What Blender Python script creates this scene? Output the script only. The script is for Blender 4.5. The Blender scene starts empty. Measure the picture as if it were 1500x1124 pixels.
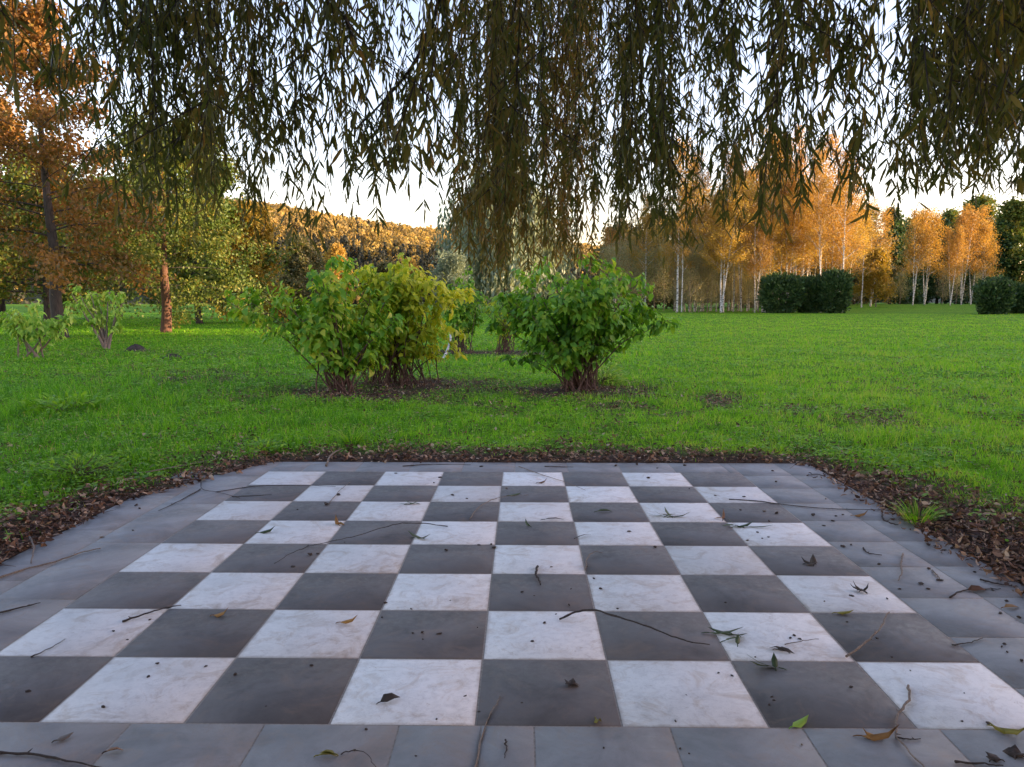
import bpy, math, random
import numpy as np
from mathutils import Vector, Matrix

# ---------------------------------------------------------------- camera, sky, sun, exposure
SC = bpy.context.scene
COL = SC.collection
CAM_P = np.array([0.154, -2.540, 1.438])
PITCH, YAW, ROLL, FPX = 0.10407, 0.01213, -0.0010, 1150.1
cd = bpy.data.cameras.new('camera')
cam = bpy.data.objects.new('camera', cd)
COL.objects.link(cam)
cam.location = CAM_P
cam.rotation_euler = (math.pi / 2 - PITCH, ROLL, YAW)
cd.sensor_width = 36.0
cd.lens = FPX / 1500 * 36.0
cd.clip_start, cd.clip_end = 0.05, 6000
SC.camera = cam

SUN_AZ, SUN_EL = math.radians(93.0), math.radians(5.4)      # clockwise from +Y
SUN_DIR = Vector((math.sin(SUN_AZ) * math.cos(SUN_EL), math.cos(SUN_AZ) * math.cos(SUN_EL), math.sin(SUN_EL)))
W = bpy.data.worlds.new('World')
SC.world = W
W.use_nodes = True
wn = W.node_tree.nodes
sky = wn.new('ShaderNodeTexSky')
sky.sky_type = 'NISHITA'
sky.sun_disc = False
sky.sun_elevation = SUN_EL
sky.sun_rotation = SUN_AZ
sky.altitude = 100
sky.air_density = 1.0
sky.dust_density = 0.6
sky.ozone_density = 1.6
bg = wn['Background']
bg.inputs['Strength'].default_value = 0.15
wb = wn.new('ShaderNodeMix'); wb.data_type = 'RGBA'; wb.blend_type = 'MULTIPLY'     # camera white balance leaned to the pink side
wb.inputs[0].default_value = 1.0
wb.inputs[7].default_value = (1.28, 0.94, 0.97, 1)
W.node_tree.links.new(sky.outputs[0], wb.inputs[6])
W.node_tree.links.new(wb.outputs[2], bg.inputs[0])
sl = bpy.data.lights.new('sun', 'SUN')
sl.energy = 3.0
sl.angle = math.radians(0.6)
sl.color = (1.0, 0.70, 0.40)
so = bpy.data.objects.new('sun', sl)
COL.objects.link(so)
so.rotation_euler = SUN_DIR.to_track_quat('Z', 'Y').to_euler()
so.location = (60, -20, 40)

SC.view_settings.view_transform = 'Standard'
SC.view_settings.look = 'None'
SC.view_settings.exposure = 2.52
SC.view_settings.gamma = 1.0
SC.render.engine = 'CYCLES'
SC.cycles.max_bounces = 8
SC.cycles.diffuse_bounces = 4
SC.cycles.transmission_bounces = 4
SC.cycles.use_denoising = True

# ---------------------------------------------------------------- helpers
def cam_ray(u, v):
    cp, sp, cy, sy = math.cos(PITCH), math.sin(PITCH), math.cos(YAW), math.sin(YAW)
    f = np.array([-sy * cp, cy * cp, -sp]); rt = np.array([cy, sy, 0.0]); dn = np.cross(f, rt)
    return f + rt * (u - 750) / FPX + dn * (v - 562) / FPX

def G(u, v, z=0.0):
    """ground point seen at a photo pixel (used to measure the layout)"""
    d = cam_ray(u, v)
    return CAM_P + d * (z - CAM_P[2]) / d[2]

def AT(u, v, D):
    """point at forward distance D"""
    d = cam_ray(u, v)
    return CAM_P + d * D / d[1]

def tag(o, label=None, cat=None, group=None, kind=None):
    if label: o['label'] = label
    if cat: o['category'] = cat
    if group: o['group'] = group
    if kind: o['kind'] = kind
    return o

def thing(name, loc, label, cat, group=None, rz=0.0):
    o = bpy.data.objects.new(name, None)
    o.empty_display_size = 0.2
    COL.objects.link(o)
    o.location = loc
    o.rotation_euler = (0, 0, rz)
    return tag(o, label, cat, group)

def link(name, me, mat, parent=None):
    o = bpy.data.objects.new(name, me)
    COL.objects.link(o)
    if mat is not None and len(me.materials) == 0:
        me.materials.append(mat)
    if parent is not None:
        o.parent = parent
    return o

def mesh_np(name, V, faces, tint=None, smooth=False):
    """faces: list of integer arrays (n,k)"""
    me = bpy.data.meshes.new(name)
    V = np.ascontiguousarray(V, dtype=np.float32)
    faces = [np.asarray(f) for f in faces if len(f)]
    me.vertices.add(len(V))
    me.vertices.foreach_set('co', V.ravel())
    nl = sum(f.size for f in faces)
    me.loops.add(nl)
    me.loops.foreach_set('vertex_index', np.concatenate([f.ravel() for f in faces]).astype(np.int32))
    tot = np.concatenate([np.full(len(f), f.shape[1]) for f in faces]).astype(np.int32)
    me.polygons.add(len(tot))
    st = np.zeros(len(tot), np.int32); st[1:] = np.cumsum(tot)[:-1]
    me.polygons.foreach_set('loop_start', st)
    me.polygons.foreach_set('loop_total', tot)
    if smooth:
        me.polygons.foreach_set('use_smooth', np.ones(len(tot), bool))
    if tint is not None:
        a = me.attributes.new('tint', 'FLOAT', 'POINT')
        a.data.foreach_set('value', np.ascontiguousarray(tint, dtype=np.float32))
    me.update(calc_edges=True)
    return me

def unit(a):
    return a / (np.linalg.norm(a, axis=-1, keepdims=True) + 1e-9)

SHAPES = {
    # t along, s across, n out of plane, faces
    'diamond': ([0, .45, .45, 1], [0, .5, -.5, 0], [0, .0, .0, .15], [(0, 2, 3, 1)]),
    'oval': ([0, .3, .3, .7, .7, 1], [0, .5, -.5, .42, -.42, 0], [0, .03, .03, 0, 0, -.1], [(0, 2, 1), (1, 2, 4, 3), (3, 4, 5)]),
    'willow': ([0, .22, .22, .6, .6, 1], [0, .45, -.45, .5, -.5, 0], [0, .03, .03, .0, .0, -.14], [(0, 2, 1), (1, 2, 4, 3), (3, 4, 5)]),
    'broad': ([0, .3, .3, .3, .68, .70, .68, 1], [0, .5, 0, -.5, .36, 0, -.36, 0], [0, .06, -.02, .06, .0, -.07, .0, -.22],
              [(0, 2, 1), (0, 3, 2), (1, 2, 5, 4), (2, 3, 6, 5), (4, 5, 7), (5, 6, 7)]),
    'blade': ([0, 0, .55, .55, 1], [.5, -.5, .4, -.4, 0], [0, 0, .10, .10, .42], [(0, 1, 3, 2), (2, 3, 4)]),
}

def leaf_geo(P, A, N, L, Wd, shape, tint, curl=None):
    t, s, n, fc = SHAPES[shape]
    t, s, n = (np.array(x, float) for x in (t, s, n))
    A = unit(A); S = unit(np.cross(A, N)); N2 = np.cross(S, A)
    L = np.broadcast_to(L, (len(P),)); Wd = np.broadcast_to(Wd, (len(P),))
    cu = np.ones(len(P)) if curl is None else curl
    V = (P[:, None, :] + (t[None, :] * L[:, None])[..., None] * A[:, None, :]
         + (s[None, :] * Wd[:, None])[..., None] * S[:, None, :]
         + (n[None, :] * (L * cu)[:, None])[..., None] * N2[:, None, :])
    k = len(t)
    base = np.arange(len(P))[:, None] * k
    by = {}
    for f in fc:
        by.setdefault(len(f), []).append(base + np.array(f)[None, :])
    faces = [np.concatenate(v) for v in by.values()]
    return V.reshape(-1, 3), faces, np.repeat(tint, k)

def merge(parts):
    Vs, Fs, Ts, off = [], {}, [], 0
    for p in parts:
        V, F = p[0], p[1]
        T = p[2] if len(p) > 2 else np.zeros(len(V))
        Vs.append(V); Ts.append(T)
        for f in F:
            if len(f):
                Fs.setdefault(f.shape[1], []).append(np.asarray(f) + off)
        off += len(V)
    return np.concatenate(Vs), [np.concatenate(v) for v in Fs.values()], np.concatenate(Ts)

def tube(pts, rad, sides=5, cap=True):
    pts = np.asarray(pts, float); n = len(pts)
    rad = np.broadcast_to(rad, (n,))
    d = unit(np.gradient(pts, axis=0))
    ref = np.array([0.31, 0.95, 0.05]) if abs(d[0][2]) > .6 else np.array([0.05, 0.1, 1.0])
    x = unit(np.cross(d, ref)); y = np.cross(d, x)
    a = np.arange(sides) * 2 * math.pi / sides
    V = pts[:, None, :] + rad[:, None, None] * (np.cos(a)[None, :, None] * x[:, None, :] + np.sin(a)[None, :, None] * y[:, None, :])
    i = np.arange(n - 1)[:, None] * sides; j = np.arange(sides)[None, :]; j2 = (j + 1) % sides
    F = np.stack([i + j, i + j2, i + sides + j2, i + sides + j], -1).reshape(-1, 4)
    V = V.reshape(-1, 3)
    fs = [F]
    if cap:
        c0, c1 = len(V), len(V) + 1
        V = np.concatenate([V, pts[:1], pts[-1:]])
        jj = np.arange(sides); j2 = (jj + 1) % sides
        e = (n - 1) * sides
        fs.append(np.concatenate([np.stack([j2, jj, np.full(sides, c0)], -1), np.stack([e + jj, e + j2, np.full(sides, c1)], -1)]))
    return V, fs

def spline(pts, n):
    """smooth resample (Catmull-Rom) of a few control points"""
    p = np.asarray(pts, float)
    if len(p) == 2:
        return p[0] + (p[1] - p[0]) * np.linspace(0, 1, n)[:, None]
    q = np.concatenate([[2 * p[0] - p[1]], p, [2 * p[-1] - p[-2]]])
    out = []
    for s in np.linspace(0, len(p) - 1 - 1e-6, n):
        i = int(s); f = s - i
        a, b, c, d = q[i], q[i + 1], q[i + 2], q[i + 3]
        out.append(.5 * ((2 * b) + (c - a) * f + (2 * a - 5 * b + 4 * c - d) * f * f + (3 * b - a - 3 * c + d) * f ** 3))
    return np.array(out)

def vnoise(x, y, seed=0):
    """cheap smooth 2-D value noise, about 0..1"""
    x = np.asarray(x, float); y = np.asarray(y, float)
    xi, yi = np.floor(x), np.floor(y); fx, fy = x - xi, y - yi
    fx = fx * fx * (3 - 2 * fx); fy = fy * fy * (3 - 2 * fy)
    def h(a, b):
        v = np.sin(a * 127.1 + b * 311.7 + seed * 74.7) * 43758.5453
        return v - np.floor(v)
    return (h(xi, yi) * (1 - fx) + h(xi + 1, yi) * fx) * (1 - fy) + (h(xi, yi + 1) * (1 - fx) + h(xi + 1, yi + 1) * fx) * fy

def fnoise(x, y, seed=0):
    return (vnoise(x, y, seed) * .5 + vnoise(x * 2.1, y * 2.1, seed + 1) * .3 + vnoise(x * 4.3, y * 4.3, seed + 2) * .2)

# ---------------------------------------------------------------- materials
def new_mat(name):
    m = bpy.data.materials.new(name)
    m.use_nodes = True
    nt = m.node_tree
    return m, nt, nt.nodes['Principled BSDF']

def ramp(nt, stops):
    r = nt.nodes.new('ShaderNodeValToRGB')
    el = r.color_ramp.elements
    while len(el) < len(stops):
        el.new(.5)
    for e, (p, c) in zip(el, stops):
        e.position = p
        e.color = (*c, 1)
    return r

def noise(nt, scale, detail=4, rough=.55, vec=None, dist=0.0):
    n = nt.nodes.new('ShaderNodeTexNoise')
    n.inputs['Scale'].default_value = scale
    n.inputs['Detail'].default_value = detail
    n.inputs['Roughness'].default_value = rough
    n.inputs['Distortion'].default_value = dist
    if vec is not None:
        nt.links.new(vec, n.inputs['Vector'])
    return n

def bump(nt, src, strength, dist, bsdf):
    b = nt.nodes.new('ShaderNodeBump')
    b.inputs['Strength'].default_value = strength
    b.inputs['Distance'].default_value = dist
    nt.links.new(src, b.inputs['Height'])
    nt.links.new(b.outputs[0], bsdf.inputs['Normal'])

def mix(nt, fac, a, b, mode='MIX'):
    n = nt.nodes.new('ShaderNodeMix')
    n.data_type = 'RGBA'
    n.blend_type = mode
    for s, v in ((0, fac), (6, a), (7, b)):
        if hasattr(v, 'node'):
            nt.links.new(v, n.inputs[s])
        elif isinstance(v, (int, float)):
            n.inputs[s].default_value = v
        else:
            n.inputs[s].default_value = (*v, 1)
    return n.outputs[2]

def leaf_mat(name, cols, trans=.4, rough=.5, spec=.3, vary=0.0):
    """leaf colours picked per leaf by its 'tint'"""
    m, nt, b = new_mat(name)
    at = nt.nodes.new('ShaderNodeAttribute'); at.attribute_name = 'tint'
    r = ramp(nt, [(i / (len(cols) - 1), c) for i, c in enumerate(cols)])
    nt.links.new(at.outputs['Fac'], r.inputs[0])
    b.inputs['Roughness'].default_value = rough
    b.inputs['Specular IOR Level'].default_value = spec
    oi = nt.nodes.new('ShaderNodeObjectInfo')
    hs = nt.nodes.new('ShaderNodeHueSaturation')
    for k_, (lo_, hi_) in (('Hue', (.5 - vary * .04, .5 + vary * .10)), ('Value', (1 - vary, 1 + vary * .6))):
        mr = nt.nodes.new('ShaderNodeMapRange'); mr.inputs[3].default_value = lo_; mr.inputs[4].default_value = hi_
        nt.links.new(oi.outputs['Random'], mr.inputs[0]); nt.links.new(mr.outputs[0], hs.inputs[k_])
    nt.links.new(r.outputs[0], hs.inputs['Color'])
    r = hs
    nt.links.new(r.outputs[0], b.inputs['Base Color'])
    t = nt.nodes.new('ShaderNodeBsdfTranslucent')
    tc = mix(nt, 1.0, r.outputs[0], (1.35, 1.25, .7), 'MULTIPLY')
    nt.links.new(tc, t.inputs[0])
    mx = nt.nodes.new('ShaderNodeMixShader')
    mx.inputs[0].default_value = trans
    nt.links.new(b.outputs[0], mx.inputs[1]); nt.links.new(t.outputs[0], mx.inputs[2])
    nt.links.new(mx.outputs[0], nt.nodes['Material Output'].inputs[0])
    return m

def bark_mat(name, a, c, scale=(6, 6, 1.2), strength=.6):
    m, nt, b = new_mat(name)
    tc = nt.nodes.new('ShaderNodeTexCoord')
    mp = nt.nodes.new('ShaderNodeMapping'); mp.inputs['Scale'].default_value = scale
    nt.links.new(tc.outputs['Object'], mp.inputs[0])
    n = noise(nt, 3.0, 6, .65, mp.outputs[0])
    r = ramp(nt, [(.3, a), (.7, c)])
    nt.links.new(n.outputs[0], r.inputs[0]); nt.links.new(r.outputs[0], b.inputs['Base Color'])
    b.inputs['Roughness'].default_value = .9
    bump(nt, n.outputs[0], strength, .03, b)
    return m

def birch_bark():
    m, nt, b = new_mat('birch_bark')
    tc = nt.nodes.new('ShaderNodeTexCoord')
    mp = nt.nodes.new('ShaderNodeMapping'); mp.inputs['Scale'].default_value = (2.5, 2.5, 5)
    nt.links.new(tc.outputs['Object'], mp.inputs[0])
    n = noise(nt, 1.4, 5, .6, mp.outputs[0])
    r = ramp(nt, [(.40, (.05, .045, .04)), (.5, (.62, .58, .54)), (.8, (.74, .71, .68))])
    nt.links.new(n.outputs[0], r.inputs[0]); nt.links.new(r.outputs[0], b.inputs['Base Color'])
    b.inputs['Roughness'].default_value = .7
    return m

def stone_mat(name, base, dark, warm, light, rough=.42, seed=0.0, stain=.5, edge=False):
    """glazed stone paver: cloudy tone, brown stains, fine scratches; offset per object"""
    m, nt, b = new_mat(name)
    tc = nt.nodes.new('ShaderNodeTexCoord')
    oi = nt.nodes.new('ShaderNodeObjectInfo')
    ad = nt.nodes.new('ShaderNodeVectorMath'); ad.operation = 'ADD'
    sc = nt.nodes.new('ShaderNodeVectorMath'); sc.operation = 'SCALE'
    cb = nt.nodes.new('ShaderNodeCombineXYZ')
    nt.links.new(oi.outputs['Random'], cb.inputs[0]); nt.links.new(oi.outputs['Random'], cb.inputs[2])
    nt.links.new(cb.outputs[0], sc.inputs[0]); sc.inputs['Scale'].default_value = 37.0 + seed
    geo = nt.nodes.new('ShaderNodeNewGeometry')
    nt.links.new(geo.outputs['Position'], ad.inputs[0]); nt.links.new(sc.outputs[0], ad.inputs[1])
    v = ad.outputs[0]
    n1 = noise(nt, 3.2, 6, .62, v, .6)
    r1 = ramp(nt, [(.28, dark), (.5, base), (.74, light)])
    nt.links.new(n1.outputs[0], r1.inputs[0])
    # brown stains with a patchy, smeared shape
    n2 = noise(nt, 5.5, 8, .72, v, 1.4)
    r2 = ramp(nt, [(.50, (0, 0, 0)), (.68, (stain,) * 3)])
    nt.links.new(n2.outputs[0], r2.inputs[0])
    c = mix(nt, r2.outputs[0], r1.outputs[0], warm)
    # fine smears running one way
    mp = nt.nodes.new('ShaderNodeMapping'); mp.inputs['Scale'].default_value = (3.5, 22, 1); mp.inputs['Rotation'].default_value = (0, 0, .5)
    nt.links.new(v, mp.inputs[0])
    n3 = noise(nt, 1.6, 7, .7, mp.outputs[0], .9)
    r3 = ramp(nt, [(.58, (0, 0, 0)), (.72, (.22,) * 3)])
    nt.links.new(n3.outputs[0], r3.inputs[0])
    c = mix(nt, r3.outputs[0], c, tuple(x * .55 for x in base))
    # specks
    n4 = noise(nt, 190, 2, .5, v)
    r4 = ramp(nt, [(.66, (0, 0, 0)), (.72, (.35,) * 3)])
    nt.links.new(n4.outputs[0], r4.inputs[0])
    c = mix(nt, r4.outputs[0], c, tuple(x * .4 for x in base))
    n6 = noise(nt, 26, 8, .75, v, .5)
    r6 = ramp(nt, [(.3, (.78, .77, .77)), (.5, (1, 1, 1)), (.72, (1.12, 1.11, 1.10))])
    nt.links.new(n6.outputs[0], r6.inputs[0])
    c = mix(nt, 1.0, c, r6.outputs[0], 'MULTIPLY')
    n7 = noise(nt, 9, 10, .8, v, 2.2)
    r7 = ramp(nt, [(.60, (0, 0, 0)), (.68, (stain,) * 3), (.74, (.1,) * 3)])
    nt.links.new(n7.outputs[0], r7.inputs[0])
    c = mix(nt, r7.outputs[0], c, tuple(x * .8 for x in warm))
    # grime gathered along the joints
    if edge:
        sx = nt.nodes.new('ShaderNodeSeparateXYZ'); nt.links.new(tc.outputs['Object'], sx.inputs[0])
        ab = []
        for k_ in (0, 1):
            q = nt.nodes.new('ShaderNodeMath'); q.operation = 'ABSOLUTE'; nt.links.new(sx.outputs[k_], q.inputs[0]); ab.append(q)
        mx_ = nt.nodes.new('ShaderNodeMath'); mx_.operation = 'MAXIMUM'
        nt.links.new(ab[0].outputs[0], mx_.inputs[0]); nt.links.new(ab[1].outputs[0], mx_.inputs[1])
        n8 = noise(nt, 12, 6, .7, v)
        ma = nt.nodes.new('ShaderNodeMath'); ma.operation = 'MULTIPLY_ADD'
        nt.links.new(n8.outputs[0], ma.inputs[0]); ma.inputs[1].default_value = .05; nt.links.new(mx_.outputs[0], ma.inputs[2])
        r8 = ramp(nt, [(.258, (0, 0, 0)), (.276, (.55,) * 3)])
        nt.links.new(ma.outputs[0], r8.inputs[0])
        c = mix(nt, r8.outputs[0], c, tuple(x * .62 for x in warm))
    # per tile tone
    mr = nt.nodes.new('ShaderNodeMapRange')
    mr.inputs[3].default_value = .80; mr.inputs[4].default_value = 1.10
    nt.links.new(oi.outputs['Random'], mr.inputs[0])
    cc = nt.nodes.new('ShaderNodeCombineColor')
    for i in range(3):
        nt.links.new(mr.outputs[0], cc.inputs[i])
    c = mix(nt, 1.0, c, cc.outputs[0], 'MULTIPLY')
    nt.links.new(c, b.inputs['Base Color'])
    rr = nt.nodes.new('ShaderNodeMapRange')
    rr.inputs[1].default_value = .3; rr.inputs[2].default_value = .7; rr.inputs[3].default_value = rough - .16; rr.inputs[4].default_value = rough + .25
    nt.links.new(n6.outputs[0], rr.inputs[0]); nt.links.new(rr.outputs[0], b.inputs['Roughness'])
    b.inputs['Specular IOR Level'].default_value = .5
    bump(nt, n6.outputs[0], .10, .003, b)
    return m

def plain(name, a, c, scale=20, rough=.85):
    m, nt, b = new_mat(name)
    tc = nt.nodes.new('ShaderNodeTexCoord')
    n = noise(nt, scale, 5, .6, tc.outputs['Object'])
    r = ramp(nt, [(.3, a), (.7, c)])
    nt.links.new(n.outputs[0], r.inputs[0]); nt.links.new(r.outputs[0], b.inputs['Base Color'])
    b.inputs['Roughness'].default_value = rough
    bump(nt, n.outputs[0], .4, .004, b)
    return m

M = {}
M['light'] = stone_mat('light_stone', (.73, .725, .72), (.62, .615, .61), (.44, .35, .27), (.79, .785, .78), .50, 0, .68, True)
M['dark'] = stone_mat('dark_stone', (.118, .108, .104), (.066, .060, .058), (.185, .142, .115), (.165, .153, .150), .55, 3, .7, True)
M['border'] = stone_mat('grey_stone', (.205, .204, .206), (.125, .124, .127), (.235, .19, .16), (.30, .298, .298), .52, 7, .75)
M['grout'] = plain('grout', (.20, .165, .14), (.36, .32, .28), 60)
M['soil'] = plain('soil', (.018, .013, .011), (.06, .042, .034), 14, .95)
M['crumb'] = plain('crumb', (.014, .011, .010), (.085, .060, .048), 60, .9)
M['pebble'] = plain('pebble', (.14, .11, .09), (.30, .25, .20), 90, .8)
M['twig_dark'] = bark_mat('twig_dark', (.02, .015, .014), (.07, .052, .045), (40, 40, 40))
M['twig_pale'] = bark_mat('twig_pale', (.13, .095, .075), (.32, .26, .21), (40, 40, 40))
M['bark_dark'] = bark_mat('bark_dark', (.022, .017, .015), (.075, .058, .05))
M['bark_red'] = bark_mat('bark_red', (.05, .024, .016), (.17, .080, .046), (9, 9, 1.6), 1.0)
M['bark_pale'] = bark_mat('bark_pale', (.13, .095, .075), (.28, .21, .17))
M['stem_red'] = bark_mat('stem_red', (.06, .032, .026), (.17, .095, .075), (14, 14, 3))
M['birch'] = birch_bark()
M['willow_leaf'] = leaf_mat('willow_leaf', [(.070, .088, .022), (.105, .115, .030), (.145, .135, .036), (.22, .16, .042), (.26, .14, .044)], .46, .5)
M['grey_willow'] = leaf_mat('grey_willow', [(.16, .20, .14), (.22, .27, .19), (.28, .33, .24)], .3)
M['bush_leaf'] = leaf_mat('bush_leaf', [(.05, .14, .020), (.095, .25, .026), (.17, .37, .032), (.30, .47, .045), (.50, .52, .06)], .42, .40)
M['bush_yellow'] = leaf_mat('bush_yellow', [(.12, .27, .022), (.23, .40, .03), (.46, .50, .04), (.62, .64, .05), (.72, .64, .07)], .44, .45)
M['pale_leaf'] = leaf_mat('pale_leaf', [(.20, .40, .06), (.34, .55, .09), (.54, .62, .15)], .4)
M['oak_leaf'] = leaf_mat('oak_leaf', [(.085, .085, .022), (.14, .095, .025), (.23, .115, .03), (.31, .145, .035), (.17, .15, .03)], .35)
M['mixed_leaf'] = leaf_mat('mixed_leaf', [(.06, .11, .022), (.085, .14, .026), (.12, .16, .03), (.18, .19, .035), (.34, .22, .04)], .35)
M['yellow_leaf'] = leaf_mat('yellow_leaf', [(.18, .15, .03), (.32, .23, .035), (.45, .27, .04)], .4)
M['birch_leaf'] = leaf_mat('birch_leaf', [(.22, .14, .045), (.38, .225, .06), (.52, .30, .065), (.34, .26, .08)], .42, .5, .3, .2)
M['thicket_leaf'] = leaf_mat('thicket_leaf', [(.20, .22, .12), (.29, .29, .16), (.40, .33, .19), (.46, .32, .16)], .35, .5, .3, .2)
M['olive_leaf'] = leaf_mat('olive_leaf', [(.07, .085, .035), (.11, .12, .05), (.17, .15, .06), (.20, .13, .06)], .35)
M['dark_leaf'] = leaf_mat('dark_leaf', [(.022, .052, .022), (.05, .10, .035), (.12, .18, .06)], .25)
M['conifer'] = leaf_mat('conifer', [(.014, .026, .016), (.026, .040, .022), (.045, .055, .028)], .15)
M['hill_leaf'] = leaf_mat('hill_leaf', [(.045, .052, .042), (.075, .075, .05), (.25, .19, .07), (.38, .27, .09), (.52, .39, .12)], .45)
M['grass'] = leaf_mat('grass_blade', [(.055, .20, .010), (.12, .34, .014), (.20, .48, .018), (.31, .56, .024), (.48, .44, .14)], .45, .55, .2)
M['weed'] = leaf_mat('weed_leaf', [(.09, .24, .016), (.17, .38, .022), (.30, .50, .035)], .42, .5)
M['litter'] = leaf_mat('litter_leaf', [(.05, .030, .024), (.11, .060, .042), (.20, .105, .065), (.30, .18, .115), (.50, .38, .28)], .12, .75, .2)
M['brown_leaf'] = leaf_mat('brown_leaf', [(.22, .11, .045), (.40, .22, .06)], .2, .6)
M['fresh_leaf'] = leaf_mat('fresh_leaf', [(.045, .075, .03), (.14, .17, .085)], .25, .5)
M['olive_fallen'] = leaf_mat('olive_fallen', [(.22, .20, .04), (.36, .31, .05)], .25, .5)
M['grey_fallen'] = leaf_mat('grey_fallen', [(.06, .05, .045), (.15, .125, .11)], .15, .7)

# ---------------------------------------------------------------- ground
def sd_pave(x, y):
    """distance outside the paved platform (its far left corner is swallowed by soil)"""
    d = np.maximum(np.abs(x) - 2.70, y - 4.40)
    nl = np.array([-(4.39 - 3.0), 2.66 - 2.02]); nl = nl / np.linalg.norm(nl)
    nl = np.array([-abs(nl[0]), abs(nl[1])])
    d = np.maximum(d, (x + 2.66) * nl[0] + (y - 3.0) * nl[1])
    nr = np.array([.80, .60])
    d = np.maximum(d, (x - 2.62) * nr[0] + (y - 4.30) * nr[1])
    return np.maximum(d, -6.0 - y)

BUSHES = [(-2.6, 9.5, 1.25), (-1.85, 10.7, 1.3), (1.09, 9.9, 0.95), (-1.6, 19.3, 1.2), (-.3, 19.4, 1.3)]

def soil_amount(x, y):
    s = sd_pave(x, y)
    nz = fnoise(x * .9, y * .9, 5)
    nz2 = fnoise(x * 2.7 + 9, y * 2.7, 8)
    w = np.where(x < 0, .80, .66) + np.where(y > 4.1, .02, 0) + np.where((np.abs(x) > 2.6) & (y < 3.4), .25, 0)
    m = np.clip(1.25 - s / (w * (.10 + 1.75 * nz * (.5 + nz2))), 0, 1)
    for bx, by, r in BUSHES:
        d = np.hypot((x - bx) / 1.35, y - by)
        m = np.maximum(m, np.clip(1.5 - d / (r * (.45 + .9 * nz)), 0, 1) * np.clip(.25 + 1.6 * nz2, 0, 1))
    # worn weedy strip on the left between the bushes and the small trees
    d = np.hypot((x + 6.5) / 5.5, (y - 12.0) / 3.2)
    m = np.maximum(m, np.clip(1.1 - d, 0, 1) * np.clip(nz2 * 2.6 - 1.0, 0, .9))
    m = np.maximum(m, .8 * np.clip((fnoise(x * .42 + 3, y * .42, 37) - .56 + .05 * (x < -1)) * 4, 0, 1) * np.clip((fnoise(x * 2.4, y * 2.4, 38) - .4) * 4, 0, 1) * np.clip((16 - y) / 6, 0, 1))
    d = np.hypot((x + 11) / 6, (y - 18.5) / 2.5)
    m = np.maximum(m, np.clip(1.2 - d, 0, 1) * np.clip(nz2 * 2.4 - .85, 0, .8))
    return m

def terrain(x, y):
    x = np.asarray(x, float); y = np.asarray(y, float)
    s = sd_pave(x, y)
    z = (fnoise(x * .35, y * .35, 3) - .5) * .10 * np.clip((s - .3) / 3, 0, 1)
    z = z + (fnoise(x * 2.2, y * 2.2, 4) - .45) * .11 * np.clip(s * 3, 0, 1)
    t = np.clip((y - 85) / 70, 0, 1) * np.clip((x - 25) / 40, 0, 1)
    z = z + .95 * t * t * (3 - 2 * t)
    return np.where(s < .02, -.05, z + np.clip(s / .2, 0, 1) * .02 - .004)

def axis(n, near, far, c):
    t = np.linspace(-1, 1, n)
    k = math.asinh(far / near)
    return c + near * np.sinh(t * k)

gx = axis(520, 2.6, 2600, 0.0)
gy = axis(520, 2.6, 2600, 4.0)
X, Y = np.meshgrid(gx, gy)
Z = terrain(X, Y)
V = np.stack([X, Y, Z], -1).reshape(-1, 3)
n = len(gx)
i = (np.arange(n - 1)[:, None] * n + np.arange(n - 1)[None, :]).ravel()
F = np.stack([i, i + 1, i + n + 1, i + n], -1)
me = mesh_np('ground', V, [F], soil_amount(V[:, 0], V[:, 1]), True)
gm, nt, b = new_mat('ground_soil_and_turf')
geo = nt.nodes.new('ShaderNodeNewGeometry')
at = nt.nodes.new('ShaderNodeAttribute'); at.attribute_name = 'tint'
n1 = noise(nt, 1.3, 8, .7, geo.outputs['Position'])
n2 = noise(nt, 22, 6, .7, geo.outputs['Position'])
n5 = noise(nt, .12, 4, .6, geo.outputs['Position'])
g1 = ramp(nt, [(.3, (.05, .13, .010)), (.5, (.13, .30, .014)), (.72, (.22, .42, .022))])
nt.links.new(n1.outputs[0], g1.inputs[0])
g2 = ramp(nt, [(.36, (.22, .20, .2)), (.62, (1.2, 1.2, 1.15))])
nt.links.new(n2.outputs[0], g2.inputs[0])
gc = mix(nt, 1.0, g1.outputs[0], g2.outputs[0], 'MULTIPLY')
g3 = ramp(nt, [(.35, (.85, .95, .9)), (.65, (1.25, 1.12, 1.0))])
nt.links.new(n5.outputs[0], g3.inputs[0])
gc = mix(nt, 1.0, gc, g3.outputs[0], 'MULTIPLY')
s1 = ramp(nt, [(.3, (.035, .025, .018)), (.7, (.11, .075, .056))])
nt.links.new(n2.outputs[0], s1.inputs[0])
c = mix(nt, at.outputs['Fac'], gc, s1.outputs[0])
nt.links.new(c, b.inputs['Base Color'])
b.inputs['Roughness'].default_value = .95
b.inputs['Specular IOR Level'].default_value = .1
bump(nt, n2.outputs[0], .7, .05, b)
tag(link('ground', me, gm), kind='structure')

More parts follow.
